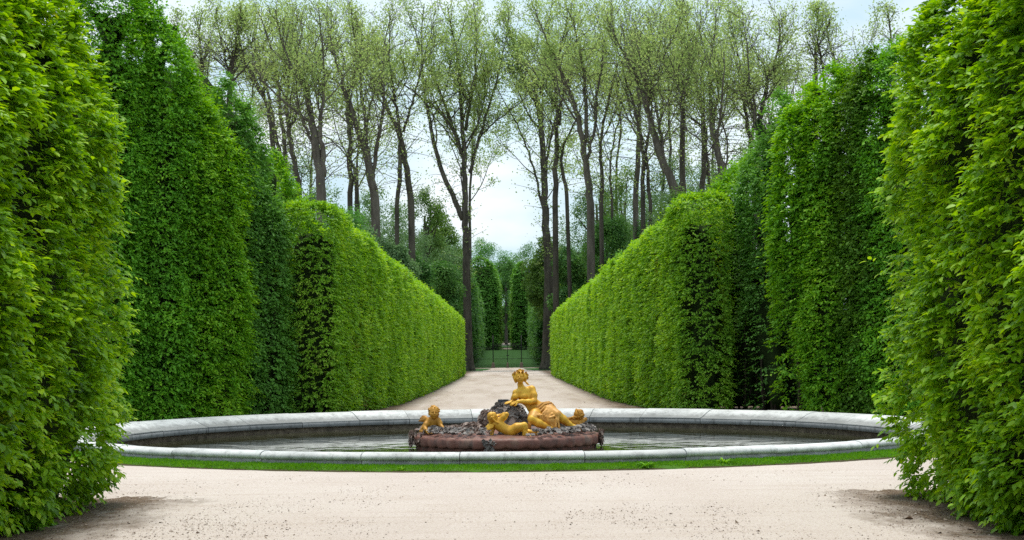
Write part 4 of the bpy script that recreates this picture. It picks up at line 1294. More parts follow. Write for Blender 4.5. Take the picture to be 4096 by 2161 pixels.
# ------------------------------------------------------------------ sculpting: smooth unions of simple solids, meshed by surface nets
class Clay:
    def __init__(self, res=.009):
        self.res, self.prims = res, []

    def cap(self, a, b, ra, rb=None, k=.03, op=1):
        self.prims.append(('c', np.asarray(a, float), np.asarray(b, float), ra, ra if rb is None else rb, k, op))
        return self

    def chain(self, pts, rad, k=.03, op=1):
        rad = np.broadcast_to(np.asarray(rad, float), (len(pts),))
        for i in range(len(pts) - 1): self.cap(pts[i], pts[i + 1], rad[i], rad[i + 1], k, op)
        return self

    def ball(self, c, r, k=.03, op=1):
        return self.cap(c, np.asarray(c, float) + [0, 0, 1e-4], r, r, k, op)

    def ell(self, c, r, axis=None, up=None, k=.03, op=1):
        """ellipsoid, radii r=(along axis, along side, along the third)"""
        ax = unit(np.asarray(axis if axis is not None else (0, 0, 1), float))
        u = np.asarray(up if up is not None else (0, -1, 0), float)
        s = unit(np.cross(ax, u)); u = np.cross(s, ax)
        self.prims.append(('e', np.asarray(c, float), np.stack([ax, s, u]), np.asarray(r, float), None, k, op))
        return self

    def mesh(self, name):
        lo, hi = np.full(3, 1e9), np.full(3, -1e9)
        bb = []
        for p in self.prims:
            if p[0] == 'c':
                r = max(p[3], p[4])
                a, b = np.minimum(p[1], p[2]) - r, np.maximum(p[1], p[2]) + r
            else:
                a, b = p[1] - p[3].max(), p[1] + p[3].max()
            bb.append((a, b))
            if p[6] > 0: lo, hi = np.minimum(lo, a), np.maximum(hi, b)
        h = self.res
        lo = lo - 4 * h; hi = hi + 4 * h
        n = np.ceil((hi - lo) / h).astype(int) + 1
        F_ = np.full(n, .5, np.float32)
        ax = [lo[i] + h * np.arange(n[i]) for i in range(3)]
        for p, (a, b) in zip(self.prims, bb):
            m = p[5] + 3 * h
            i0 = np.clip(((a - m - lo) / h).astype(int), 0, n); i1 = np.clip(((b + m - lo) / h).astype(int) + 2, 0, n)
            sl = tuple(slice(i0[i], i1[i]) for i in range(3))
            X = ax[0][sl[0]][:, None, None]; Y = ax[1][sl[1]][None, :, None]; Z = ax[2][sl[2]][None, None, :]
            if p[0] == 'c':
                ba = p[2] - p[1]
                L2 = max(float(ba @ ba), 1e-9)
                px, py, pz = X - p[1][0], Y - p[1][1], Z - p[1][2]
                t = np.clip((px * ba[0] + py * ba[1] + pz * ba[2]) / L2, 0, 1)
                d = np.sqrt((px - t * ba[0]) ** 2 + (py - t * ba[1]) ** 2 + (pz - t * ba[2]) ** 2) - (p[3] + (p[4] - p[3]) * t)
            else:
                px, py, pz = X - p[1][0], Y - p[1][1], Z - p[1][2]
                q = [(px * p[2][i][0] + py * p[2][i][1] + pz * p[2][i][2]) for i in range(3)]
                k0 = np.sqrt(sum((q[i] / p[3][i]) ** 2 for i in range(3)))
                k1 = np.sqrt(sum((q[i] / p[3][i] ** 2) ** 2 for i in range(3))) + 1e-6
                d = k0 * (k0 - 1) / k1
            cur = F_[sl]
            k = max(p[5], 1e-4)
            if p[6] > 0:
                hh = np.clip(.5 + .5 * (cur - d) / k, 0, 1)
                F_[sl] = cur * (1 - hh) + d * hh - k * hh * (1 - hh)
            else:
                hh = np.clip(.5 - .5 * (cur + d) / k, 0, 1)
                F_[sl] = cur * (1 - hh) + (-d) * hh + k * hh * (1 - hh)
        ins = F_ < 0
        c8 = [F_[i:n[0] - 1 + i, j:n[1] - 1 + j, k:n[2] - 1 + k] for i in (0, 1) for j in (0, 1) for k in (0, 1)]
        cnt = sum((c < 0).astype(np.int8) for c in c8)
        act = (cnt > 0) & (cnt < 8)
        idx = np.full(act.shape, -1, np.int64)
        ii = np.argwhere(act)
        idx[act] = np.arange(len(ii))
        cor = np.array([(i, j, k) for i in (0, 1) for j in (0, 1) for k in (0, 1)])
        vals = np.stack([c[act] for c in c8], 1)
        acc = np.zeros((len(ii), 3)); num = np.zeros(len(ii))
        for a in range(8):
            for b in range(a + 1, 8):
                if np.abs(cor[a] - cor[b]).sum() != 1: continue
                va, vb = vals[:, a], vals[:, b]
                m = (va < 0) != (vb < 0)
                t = np.where(m, va / np.where(np.abs(va - vb) < 1e-9, 1e-9, va - vb), 0)
                acc += m[:, None] * (cor[a] + t[:, None] * (cor[b] - cor[a]))
                num += m
        V = lo + h * (ii + acc / np.maximum(num, 1)[:, None])
        quads = []
        for d in range(3):
            e1, e2 = (d + 1) % 3, (d + 2) % 3
            s0 = [slice(1, n[i] - 1) for i in range(3)]
            s1 = list(s0); s1[d] = slice(2, n[d])
            s0[d] = slice(1, n[d] - 1)
            A_, B_ = ins[tuple(s0)], ins[tuple(s1)]
            w_ = np.argwhere(A_ != B_) + 1
            if not len(w_): continue
            flip = ins[tuple(w_.T)]
            def at(o1, o2):
                q = w_.copy(); q[:, e1] -= o1; q[:, e2] -= o2
                return idx[tuple(q.T)]
            q = np.stack([at(1, 1), at(0, 1), at(0, 0), at(1, 0)], 1)
            q[~flip] = q[~flip][:, ::-1]
            quads.append(q)
        q = np.concatenate(quads)
        q = q[(q >= 0).all(1)]
        return np_mesh(name, V, q, True)

    def build(self, name, mat, parent=None):
        return link(name, self.mesh(name), mat, parent)


# ------------------------------------------------------------------ the island
IZ = 29.8
isl = tag(empty('fountain_island', (0, IZ, -.6)), 'low round island of dark red lead in the basin, heaped with grey-brown sculpted flowers', 'fountain island')
ICX = float(P(2024, 1756, 27.8)[0])
IC = (ICX, IZ)
body = [(1.86, -.7), (1.86, -.14), (1.90, -.12)]
mb = MB()
V, q = revolve([(1.955, -.75), (1.94, -.12), (1.95, -.10)], 0, 2 * math.pi, 120, IC)
an = np.arctan2(V[:, 0] - IC[0], V[:, 1] - IC[1])
r_ = 1 + .006 * np.sin(an * 37) * (V[:, 2] < -.05)
V[:, 0] = IC[0] + (V[:, 0] - IC[0]) * r_; V[:, 1] = IC[1] + (V[:, 1] - IC[1]) * r_
mb.add(V, q)
mb.build('drum', M['plinth'], isl, True)
prof = [(1.945, -.125), (1.985, -.118), (2.005, -.10), (2.015, -.06), (2.015, .0), (1.997, .04), (1.94, .062), (1.8, .085), (1.5, .12), (1.0, .15), (.5, .17), (.01, .175)]
V, q = revolve(prof, 0, 2 * math.pi, 260, IC)
an = np.arctan2(V[:, 0] - IC[0], V[:, 1] - IC[1]); rr = np.hypot(V[:, 0] - IC[0], V[:, 1] - IC[1])
edge = np.clip((rr - 1.88) / .1, 0, 1)
lob = np.abs(np.sin(an * 19 + .8 * np.sin(an * 5))) ** .6
V[:, 2] -= edge * (V[:, 2] < -.02) * .045 * lob
bul = edge * (.03 * lob - .045 * (np.abs(np.sin(an * 7.5 + .6)) < .06) + .012 * wob(an * 40, V[:, 2] * 30, 1, 4))
V[:, 0] += np.sin(an) * bul; V[:, 1] += np.cos(an) * bul
V[:, 2] += (rr < 1.85) * .018 * wob(V[:, 0] * 6, V[:, 1] * 6, 1, 8)
link('lip', np_mesh('lip', V, q, True), M['plinth'], isl)


# flowers: three kinds, meshes shared by all their copies
def petal(mb, r0, r1, w, z0, z1, ang, n=5, cup=.4):
    ts = np.linspace(0, 1, 4)
    L_, R_, C_ = [], [], []
    for t in ts:
        r = r0 + (r1 - r0) * t
        z = z0 + (z1 - z0) * t ** 1.5
        ww = w * math.sin(math.pi * (.12 + .80 * t)) ** .8
        for lst, s, dz in ((L_, -1, cup * w * .5), (C_, 0, 0), (R_, 1, cup * w * .5)):
            x, y = r, s * ww
            lst.append([x * math.cos(ang) - y * math.sin(ang), x * math.sin(ang) + y * math.cos(ang), z + dz * abs(s)])
    V = np.array(L_ + C_ + R_)
    q = []
    for a in (0, 4):
        for i in range(3): q.append([a + i, a + i + 1, a + i + 5, a + i + 4])
    mb.add(V, q)
    V2 = V.copy(); V2[:, 2] -= .012
    mb.add(V2, [x[::-1] for x in q])


def flower_mesh(kind):
    mb = MB()
    if kind == 'rose':
        for ring, (r0, r1, z0, z1, w, m) in enumerate([(.25, .95, -.1, .22, .66, 6), (.22, .74, .12, .52, .56, 5), (.12, .5, .3, .70, .42, 4), (.02, .26, .45, .78, .26, 3)]):
            for k in range(m): petal(mb, r0, r1, w, z0, z1, 2 * math.pi * k / m + ring * .5)
    elif kind == 'daisy':
        for k in range(5): petal(mb, .1, .95, .56, .1, .34, 2 * math.pi * k / 5, cup=.6)
        V, q = revolve([(.26, .1), (.24, .3), (.14, .4), (.01, .42)], 0, 2 * math.pi, 8)
        mb.add(V, q)
        for k in range(5): petal(mb, .1, .7, .22, .02, -.05, 2 * math.pi * (k + .5) / 5)
    elif kind == 'leaf':
        for k, a in enumerate((-.7, 0, .75)): petal(mb, .0, 1.2 - .2 * abs(a), .46, .05, .42, a, cup=.9)
        petal(mb, .1, -1.0, .3, .05, .2, 0, cup=.6)
    else:  # buds and berries
        g = np.random.default_rng(4)
        for k in range(9):
            c = g.normal(0, .42, 3); c[2] = abs(c[2]) * .8 + .05
            V, q = revolve([(.01, -.25), (.2, -.14), (.26, 0), (.19, .17), (.01, .26)], 0, 2 * math.pi, 7)
            mb.add(V + c, q)
    fs = []
    if mb.q: fs.append(np.concatenate(mb.q))
    return np.concatenate(mb.V), fs[0]


FM = {k: flower_mesh(k) for k in ('rose', 'daisy', 'leaf', 'berries')}
frng = np.random.default_rng(77)
spots = []      # (pos, normal, size, kind, material)


def add_spot(p, nrm, size, kind=None, mat='lead'):
    spots.append((np.asarray(p, float), unit(np.asarray(nrm, float)), size, kind or frng.choice(['rose', 'daisy', 'leaf', 'berries', 'leaf'], p=[.34, .18, .22, .06, .20]), mat))


def mound(c, r, n, size, mat, ylim=.35, zmin=0.0):
    """flowers over the visible side of an egg-shaped heap"""
    c = np.asarray(c, float); r = np.asarray(r, float)
    k = 0
    while k < n:
        d = unit(frng.normal(0, 1, 3))
        if d[1] > ylim or d[2] < -.35: continue
        p = c + d * r * frng.uniform(.93, 1.03)
        if p[2] < zmin: continue
        nn = unit(d / r)
        add_spot(p, nn + np.array([0, -.25, .1]), size * frng.uniform(.75, 1.3), None, mat)
        k += 1


C1 = lambda x, y: (1600 + x / 3.067, 1440 + y / 3.067)       # enlarged views of the photograph
C2 = lambda x, y: (1940 + x / 4.686, 1470 + y / 4.686)
C3 = lambda x, y: (1640 + x / 5.436, 1600 + y / 5.436)
C4 = lambda x, y: (1920 + x / 8.492, 1620 + y / 8.492)


def heap(px0, px1, pyt, pyb, Z, ry, n, size, mat, core=True):
    """an egg given by its outline in the photograph"""
    a, b = P(*C1(px0, pyt), Z), P(*C1(px1, pyb), Z)
    c = np.array([(a[0] + b[0]) / 2, Z, (a[2] + b[2]) / 2]); r = np.array([abs(b[0] - a[0]) / 2, ry, abs(a[2] - b[2]) / 2])
    mound(c, r * .96, n, size, mat)
    return c, r * .9


cores = [heap(1085, 1560, 500, 1010, 29.9, .42, 120, .072, 'lead_grey'), heap(945, 1230, 615, 1010, 29.65, .35, 80, .066, 'lead'),
         heap(1250, 1580, 640, 960, 29.55, .3, 40, .070, 'lead_grey'),
         heap(700, 1060, 780, 1010, 29.4, .45, 80, .056, 'lead'), heap(430, 860, 815, 1020, 29.3, .5, 90, .056, 'lead')]
ck = Clay(.02)
for c, r in cores: ck.ell(c, (r[2], r[0], r[1]), (0, 0, 1), (0, -1, 0), k=.06)
ck.build('flower_mound', M['lead'], isl)
# the garland lying along the rim of the island (photo span, then denser at left)
def rim_pt(theta, r, z): return np.array([IC[0] + r * math.sin(theta), IC[1] - r * math.cos(theta), z])
for k in range(230):
    th = frng.uniform(-1.75, -.17)
    r = frng.uniform(1.35, 1.93)
    add_spot(rim_pt(th, r, .10 + .05 * frng.random() + .10 * math.exp(-((r - 1.72) / .16) ** 2)), (0.2 * math.sin(th), -.45, 1 + frng.normal(0, .3)), .052 * frng.uniform(.7, 1.35), None, 'lead_grey' if r > 1.66 and th > -1.35 else 'lead')
for k in range(150):
    th = frng.uniform(.33, 1.7)
    r = frng.uniform(1.5, 1.95)
    add_spot(rim_pt(th, r, .10 + .04 * frng.random() + .09 * math.exp(-((r - 1.74) / .14) ** 2)), (0.2 * math.sin(th), -.45, 1 + frng.normal(0, .3)), .054 * frng.uniform(.7, 1.35), None, 'lead_grey')
for th in (.24, .29): add_spot(rim_pt(th, 1.9, .11), (0, -.5, 1), .06, 'daisy', 'lead_grey')
# garlands hanging over the edge: front, far left, far right
for k in range(26):
    t = frng.random()
    th = -.17 + frng.normal(0, .022 + .02 * (1 - t))
    add_spot(rim_pt(th, 2.06, .07 - .27 * t), (math.sin(th), -1, .25), .036 * frng.uniform(.7, 1.3), frng.choice(['rose', 'berries', 'daisy']), 'lead_grey')
for s0, n in ((-1.40, 80), (1.42, 60), (-1.62, 50), (1.62, 40), (-1.22, 24)):
    for k in range(n):
        t = frng.random()
        th = s0 + frng.normal(0, .09 * (1.1 - .6 * t))
        add_spot(rim_pt(th, 2.03 + .05 * frng.random(), .08 - .26 * t * t), (math.sin(th), -math.cos(th), .3), .05 * frng.uniform(.7, 1.3), frng.choice(['leaf', 'leaf', 'rose', 'daisy']), 'lead')
# single blooms placed by hand on the big heap
for (x, y, kd, s) in ((540, 530, 'rose', .062), (460, 490, 'rose', .055), (1360, 660, 'daisy', .075), (1340, 735, 'rose', .075), (1450, 705, 'rose', .062), (1510, 640, 'leaf', .085), (1290, 540, 'daisy', .07), (1190, 540, 'rose', .06), (1030, 590, 'leaf', .08), (1000, 740, 'leaf', .09), (1500, 905, 'rose', .05), (1235, 915, 'rose', .062)):
    pass
for (x, y, kd, s) in ((1360, 660, 'daisy', .080), (1345, 735, 'rose', .080), (1450, 705, 'rose', .066), (1515, 655, 'leaf', .09), (1300, 555, 'daisy', .075), (1195, 550, 'rose', .066)):
    add_spot(P(*C1(x, y), 29.40), (0.05, -1, .35), s, kd, 'lead_grey')
for (x, y, kd, s) in ((1475, 905, 'rose', .052), (1235, 915, 'rose', .062), (1190, 930, 'leaf', .06), (1300, 860, 'leaf', .07), (1335, 830, 'leaf', .06)):
    add_spot(P(*C1(x, y), 28.30), (0.05, -.8, .6), s, kd, 'lead_grey')

base_me = {}
rest = {'lead': MB(), 'lead_grey': MB()}
order = sorted(range(len(spots)), key=lambda i: -spots[i][2] * (1 + .4 * (spots[i][3] != 'leaf')))
chosen = set(order[:95])
for i, (p, nn, s, kd, mt) in enumerate(spots):
    yaw = frng.uniform(0, 6.28)
    qt = Vector(nn).to_track_quat('Z', 'Y').to_matrix() @ Matrix.Rotation(yaw, 3, 'Z')
    if i in chosen:
        key = (kd, mt)
        if key not in base_me:
            me = np_mesh('flower', FM[kd][0], FM[kd][1], True)
            me.materials.append(M[mt])
            base_me[key] = me
        o = bpy.data.objects.new('flower' if kd in ('rose', 'daisy') else ('leaf_spray' if kd == 'leaf' else 'berries'), base_me[key])
        COL.objects.link(o)
        o.parent = isl
        o.matrix_parent_inverse = Matrix.Translation(-isl.location)
        o.matrix_basis = Matrix.Translation(Vector(p)) @ qt.to_4x4() @ Matrix.Scale(s, 4)
    else:
        Rm = np.array(qt)
        rest[mt].add((FM[kd][0] * s) @ Rm.T + p, FM[kd][1])
for mt, mb in rest.items():
    if mb.V: tag(mb.build('small_flowers', M[mt], isl), kind='stuff')
# dark spout on the top of the heap
sp = P(*C1(1265, 505), 29.85)
mb = MB()
V, q = revolve([(.11, -.12), (.115, .03), (.105, .035), (.085, .03), (.08, -.02), (.005, -.03)], 0, 2 * math.pi, 20, (sp[0], sp[1]))
V[:, 2] += sp[2]
mb.add(V, q)
mb.build('spout', M['pipe'], isl, True)

# ------------------------------------------------------------------ the gilded figures
def pt(Cf, x, y, Z): return P(*Cf(x, y), Z)


def head(cl, c, r, look, upv, child=False):
    """face with brow, sockets, nose, lips, chin and ears; look = facing direction"""
    f = unit(np.asarray(look, float)); s = unit(np.cross(f, np.asarray(upv, float))); u = np.cross(s, f)
    o = lambda a, b, d: np.asarray(c) + s * a * r + u * b * r + f * d * r
    cl.ell(o(0, .18, -.10), (1.12 * r, .92 * r, 1.02 * r), u, f, k=.012)           # skull
    cl.ell(o(0, -.42, .22), (.74 * r, .70 * r, .66 * r), u, f, k=.03)              # face
    cl.ball(o(0, -.98, .48), .20 * r, k=.03)                                       # chin
    for a in (-1, 1):
        cl.ball(o(a * .42, -.38, .52), (.30 if child else .24) * r, k=.035)        # cheeks
        cl.ball(o(a * .36, .0, .92), .19 * r, k=.02, op=-1)                        # sockets
        cl.ball(o(a * .36, -.02, .74), .14 * r, k=.008)                            # eyes
        cl.cap(o(a * .12, .17, .90), o(a * .58, .12, .76), .075 * r, .05 * r, k=.015)   # brows
        cl.ell(o(a * .92, -.12, -.02), (.22 * r, .08 * r, .13 * r), u, s, k=.012)  # ears
    cl.cap(o(0, .10, .90), o(0, -.32, 1.10), .075 * r, .12 * r, k=.015)            # nose
    cl.ell(o(0, -.60, .86), (.045 * r, .20 * r, .07 * r), u, f, k=.01)
    cl.ell(o(0, -.715, .84), (.05 * r, .17 * r, .07 * r), u, f, k=.01)
    cl.ball(o(0, -.66, .95), .028 * r, k=.01, op=-1)
    return o


def hand(cl, wrist, palm, along, nrm, s=1.0, curl=.5, thumb=1):
    """palm and five fingers; along = towards the fingertips, nrm = back of the hand"""
    a = unit(np.asarray(along, float)); n = unit(np.asarray(nrm, float) - a * np.dot(a, nrm)); t = np.cross(n, a)
    palm = np.asarray(palm, float)
    cl.cap(wrist, palm - a * .03 * s, .030 * s, .034 * s, k=.02)
    cl.ell(palm, (.052 * s, .042 * s, .02 * s), a, n, k=.015)
    for i, ln in enumerate((.072, .084, .078, .06)):
        b = palm + a * .042 * s + t * (i - 1.5) * .021 * s
        m = b + a * ln * .5 * s - n * ln * .12 * curl * s
        e = m + a * ln * .42 * s - n * ln * .38 * curl * s
        cl.chain([b, m, e], [.0115 * s, .0105 * s, .0085 * s], k=.006)
    b = palm - a * .02 * s + t * thumb * -.036 * s
    m = b + a * .035 * s - t * thumb * .028 * s - n * .012 * s
    cl.chain([b, m, m + a * .03 * s - n * .012 * s], [.015 * s, .0125 * s, .010 * s], k=.008)


def foot(cl, ankle, heel, toe, up, s=1.0):
    ankle, heel, toe = (np.asarray(v, float) for v in (ankle, heel, toe))
    a = unit(toe - heel); u = unit(np.asarray(up, float) - a * np.dot(a, up)); t = np.cross(u, a)
    cl.ball(heel, .040 * s, k=.03)
    cl.cap(ankle, heel + (toe - heel) * .55 + u * .02 * s, .044 * s, .036 * s, k=.03)
    cl.cap(heel, heel + (toe - heel) * .72, .034 * s, .040 * s, k=.03)
    for i, (ln, r) in enumerate(((.05, .019), (.052, .0145), (.046, .0135), (.038, .0125), (.03, .012))):
        b = heel + (toe - heel) * .78 + t * (i - 2) * .020 * s
        cl.cap(b, b + a * ln * s - u * .008 * s, r * s, r * .85 * s, k=.006)


def curls(cl, c, r, dirs, rad, k=.012):
    for d in dirs: cl.ball(np.asarray(c) + unit(np.asarray(d, float)) * r, rad, k=k)


# --- Flora: a seated woman leaning on the heap of flowers
flora = tag(empty('statue', tuple(pt(C2, 1050, 1180, 29.5))), 'large gilded statue of a half draped reclining woman with flowers in her hair', 'statue', 'gilded figures on the island')
b = Clay(.0085)
q = lambda x, y, d=0.0: pt(C2, x, y, 29.5 + d)
pel, rib, nck = q(1010, 800, .02), q(775, 560, 0.0), q(690, 415, .03)
ta = unit(nck - pel)
b.ell(pel, (.17, .185, .155), ta, (0, -1, .2), k=.05)
b.ell(q(905, 705, .0), (.17, .148, .115), ta, (0, -1, .2), k=.07)
b.ell(q(895, 745, -.06), (.11, .13, .09), ta, (0, -1, .2), k=.06)
b.ell(rib, (.21, .168, .13), ta, (0, -1, .2), k=.06)
b.cap(q(865, 415, .02), q(590, 480, .03), .085, .075, k=.07)                    # shoulders
b.cap(q(690, 430, .03), q(662, 320, .0), .074, .066, k=.05)                     # neck
b.ell(q(722, 545, -.115), (.085, .085, .075), (0, -1, .1), (0, 0, 1), k=.035)
b.ell(q(570, 548, -.10), (.075, .078, .07), (-.3, -1, .1), (0, 0, 1), k=.035)
b.cap(q(760, 440, -.06), q(640, 460, -.06), .045, k=.06)                        # collar bones
b.chain([q(880, 415, -.01), q(915, 520, -.07), q(925, 632, -.13)], [.078, .072, .060], k=.04)      # her left arm
b.chain([q(925, 632, -.13), q(820, 648, -.22), q(700, 638, -.27), q(640, 640, -.28)], [.060, .060, .046, .036], k=.03)
hand(b, q(640, 640, -.28), q(580, 655, -.29), q(480, 690, -.30) - q(600, 650, -.29), (.1, -.5, .9), 1.15, .6, thumb=-1)
b.chain([q(585, 480, .05), q(545, 590, .10), q(530, 680, .05)], [.075, .066, .055], k=.04)          # her right arm, propped behind the heap
b.chain([q(530, 680, .05), q(490, 660, -.10)], [.052, .04], k=.03)
hand(b, q(490, 660, -.10), q(470, 650, -.14), (-.6, -.4, -.1), (0, -.3, 1), 1.1, .5)
# legs
k1 = q(885, 975, -.42)
b.chain([q(1000, 850, -.05), q(935, 900, -.26), k1], [.155, .135, .098], k=.05)
b.chain([k1, q(1010, 1045, -.42), q(1110, 1095, -.40), q(1205, 1125, -.38)], [.092, .092, .070, .046], k=.03)
foot(b, q(1210, 1122, -.38), q(1315, 1140, -.36), q(1195, 1185, -.46), (-.2, -.3, 1), 1.2)
k2 = q(1365, 905, -.28)
b.chain([q(1090, 800, .02), q(1230, 830, -.12), k2], [.150, .130, .098], k=.05)
b.chain([k2, q(1460, 975, -.24), q(1570, 1065, -.20), q(1655, 1118, -.17)], [.098, .092, .066, .047], k=.03)
foot(b, q(1660, 1115, -.17), q(1640, 1135, -.15), q(1800, 1150, -.24), (0, -.2, 1), 1.2)
hc = q(660, 195, -.04)
look = (-.12, -1, .30)
o = head(b, hc, .112, look, (-.06, .30, 1))
b.build('body', M['gold'], flora)
# hair: waves at the temples, a parting, a knot behind and locks on the shoulder
h = Clay(.008)
h.ell(o(0, .30, -.28), (.125, .118, .115), (-.06, .1, 1), (0, -1, 0), k=.01)
for k in range(15):
    a = math.pi * (-.12 + 1.24 * k / 14)
    h.ell(o(1.02 * math.cos(a), .12 + .90 * math.sin(a), .22), (.036, .026, .03), (math.cos(a), -.3, math.sin(a)), (0, -1, 0), k=.008)
    h.ball(o(.92 * math.cos(a + .1), .1 + .82 * math.sin(a + .1), .42), .022, k=.008)
for a in (-1, 1):
    for (x, y, z, r) in ((1.0, -.25, .1, .032), (.96, -.5, .02, .03), (.88, -.72, -.05, .026), (1.08, .0, .0, .034)): h.ball(o(a * x, y, z), r, k=.012)
h.ball(o(.1, .1, -1.05), .06, k=.03)
h.chain([q(775, 285, .06), q(800, 310, .05), q(825, 325, .04)], [.022, .018, .01], k=.01)
h.build('hair', M['gold'], flora)
# flowers of the wreath, each a part
for k, (x, y, s) in enumerate(((535, 140, .040), (560, 105, .034), (610, 75, .034), (655, 58, .040), (705, 68, .036), (640, 95, .03), (785, 150, .040), (790, 200, .034), (765, 110, .034), (545, 190, .032), (700, 100, .03))):
    mb = MB()
    kd = 'rose' if k % 3 else 'daisy'
    n_ = unit(np.array([(x - 660) / 150, -.9, (150 - y) / 160]))
    Rm = np.array(Vector(n_).to_track_quat('Z', 'Y').to_matrix())
    mb.add((FM[kd][0] * s) @ Rm.T + q(x, y, -.10 + .06 * abs(x - 660) / 130), FM[kd][1])
    mb.build('wreath_flower', M['gold'], flora, True)
# drapery: a cloth over hip and thighs with long folds falling between the knees
d = Clay(.009)
d.ell(q(1110, 795, .02), (.165, .15, .15), (1, 0, -.3), (0, -1, 0), k=.05)
d.chain([q(1060, 790, -.06), q(1220, 822, -.15), q(1355, 890, -.29)], [.138, .128, .104], k=.05)
d.chain([q(985, 880, -.10), q(925, 925, -.30), q(900, 955, -.40)], [.15, .135, .104], k=.05)
d.chain([q(1180, 900, -.24), q(1230, 1010, -.32), q(1290, 1110, -.34)], [.12, .10, .06], k=.06)
d.chain([q(1290, 960, -.30), q(1330, 1070, -.34), q(1350, 1175, -.36)], [.08, .06, .045], k=.05)
d.chain([q(1340, 960, -.32), q(1345, 1100, -.38), q(1375, 1190, -.40)], [.05, .045, .05], k=.03)
folds = [[(1235, 665, -.08), (1120, 690, -.17), (1010, 780, -.21), (880, 880, -.22)], [(1270, 700, -.10), (1130, 740, -.20), (1020, 840, -.27), (890, 905, -.34)],
         [(1200, 650, -.05), (1080, 670, -.14), (980, 740, -.17), (860, 855, -.16)], [(1285, 745, -.12), (1170, 760, -.23), (1090, 860, -.32), (1040, 960, -.36)],
         [(1160, 800, -.28), (1110, 900, -.34), (1120, 1000, -.36), (1180, 1080, -.36)], [(1200, 820, -.29), (1150, 930, -.36), (1170, 1020, -.38), (1220, 1100, -.38)],
         [(1230, 830, -.28), (1190, 960, -.38), (1225, 1050, -.40), (1270, 1120, -.40)], [(1300, 810, -.22), (1250, 880, -.36), (1200, 940, -.38)],
         [(1330, 830, -.24), (1290, 920, -.38), (1220, 945, -.40)], [(1350, 850, -.32), (1335, 980, -.40), (1325, 1110, -.43), (1335, 1195, -.43)],
         [(1380, 870, -.35), (1370, 1000, -.40), (1385, 1110, -.42), (1415, 1170, -.42)], [(880, 890, -.34), (845, 960, -.44), (825, 1050, -.44), (815, 1120, -.40)],
         [(905, 900, -.40), (865, 975, -.47), (848, 1060, -.46), (840, 1130, -.42)], [(960, 885, -.40), (1010, 900, -.44), (1040, 960, -.42), (1060, 1020, -.36)], [(1000, 870, -.36), (1060, 900, -.42), (1085, 980, -.42)],
         [(1290, 770, -.10), (1330, 800, -.2), (1345, 840, -.28)], [(1255, 680, -.02), (1300, 740, -.04), (1330, 800, -.1)]]
for f in folds: d.chain([q(*p) for p in f], np.linspace(.024, .030, len(f)), k=.007)
for f in folds[:12]: d.chain([q(x + 24, y + 28, z + .008) for x, y, z in f], .018, k=.006, op=-1)
d.build('drapery', M['gold_drape'], flora)


def wing(name, root_pt, pts, parent, mat, thick=.018):
    """a small wing: overlapping feathers fanning from the shoulder"""
    w_ = Clay(.007)
    for k, (e, r) in enumerate(pts):
        e = np.asarray(e, float)
        m = (np.asarray(root_pt) + e) / 2
        w_.ell(m, (np.linalg.norm(e - root_pt) / 2 * 1.05, r, thick), e - root_pt, (0, -1, .12 * k), k=.006)
    w_.ball(root_pt, .035, k=.03)
    return w_.build(name, mat, parent)


def cherub_hair(parent, o, r, mat, seed, n=46, back=False, res=.007):
    g = np.random.default_rng(seed)
    h = Clay(res)
    h.ell(o(0, .34, -.24), (1.12 * r, 1.0 * r, 1.0 * r), np.asarray(o(0, 1, 0)) - np.asarray(o(0, 0, 0)), np.asarray(o(0, 0, 1)) - np.asarray(o(0, 0, 0)), k=.01)
    m = 0
    while m < n:
        v = unit(g.normal(0, 1, 3))
        if v[2] > .45 and v[1] < .62: continue          # leave the face free
        if v[1] < -.75: continue
        p = o(v[0] * 1.06, .26 + v[1] * 1.08, -.12 + v[2] * 1.02)
        h.ball(p, r * g.uniform(.14, .25), k=.008)
        m += 1
    return h.build('hair', mat, parent)


# --- cherub rising from the flowers at the left
cu = tag(empty('statue', tuple(pt(C3, 470, 690, 29.2))), 'gilded winged cherub propped upright on both arms at the left end of the island', 'statue', 'gilded figures on the island')
b = Clay(.007)
q = lambda x, y, d=0.0: pt(C3, x, y, 29.2 + d)
b.ell(q(495, 480, .02), (.125, .125, .095), q(505, 420) - q(465, 640), (0, -1, 0), k=.04)
b.ell(q(470, 585, .05), (.12, .118, .10), (0, 0, 1), (0, -1, 0), k=.05)
b.ell(q(460, 660, .12), (.10, .13, .13), (0, 0, 1), (0, -1, 0), k=.05)
b.cap(q(425, 450, .0), q(600, 430, .02), .062, .055, k=.05)
b.cap(q(505, 425, .02), q(520, 385, .0), .052, .05, k=.03)
b.chain([q(405, 455, -.02), q(345, 540, -.08), q(315, 595, -.12)], [.062, .058, .047], k=.03)
b.chain([q(315, 595, -.12), q(350, 655, -.20), q(390, 695, -.25)], [.047, .043, .030], k=.02)
hand(b, q(390, 695, -.25), q(412, 705, -.27), (.9, -.5, -.15), (0, -.2, 1), .85, .3)
b.chain([q(615, 440, .0), q(650, 510, -.02), q(655, 545, -.04)], [.055, .05, .044], k=.03)
b.chain([q(655, 545, -.04), q(695, 590, -.10), q(725, 620, -.15)], [.044, .040, .028], k=.02)
hand(b, q(725, 620, -.15), q(738, 632, -.17), (.7, -.5, -.4), (0, -.2, 1), .8, .5)
b.chain([q(440, 680, .12), q(340, 670, .20)], [.085, .06], k=.04)
o = head(b, q(520, 285, -.03), .112, (.20, -1, .18), (.03, .18, 1), True)
b.build('body', M['gold_dark'], cu)
cherub_hair(cu, o, .112, M['gold_dark'], 5)
wing('wing', q(385, 420, .10), [(q(185, 460, .22), .03), (q(215, 395, .22), .035), (q(255, 350, .22), .038), (q(300, 345, .20), .035), (q(250, 470, .2), .03), (q(320, 470, .18), .03)], cu, M['gold_dark'])
d = Clay(.008)
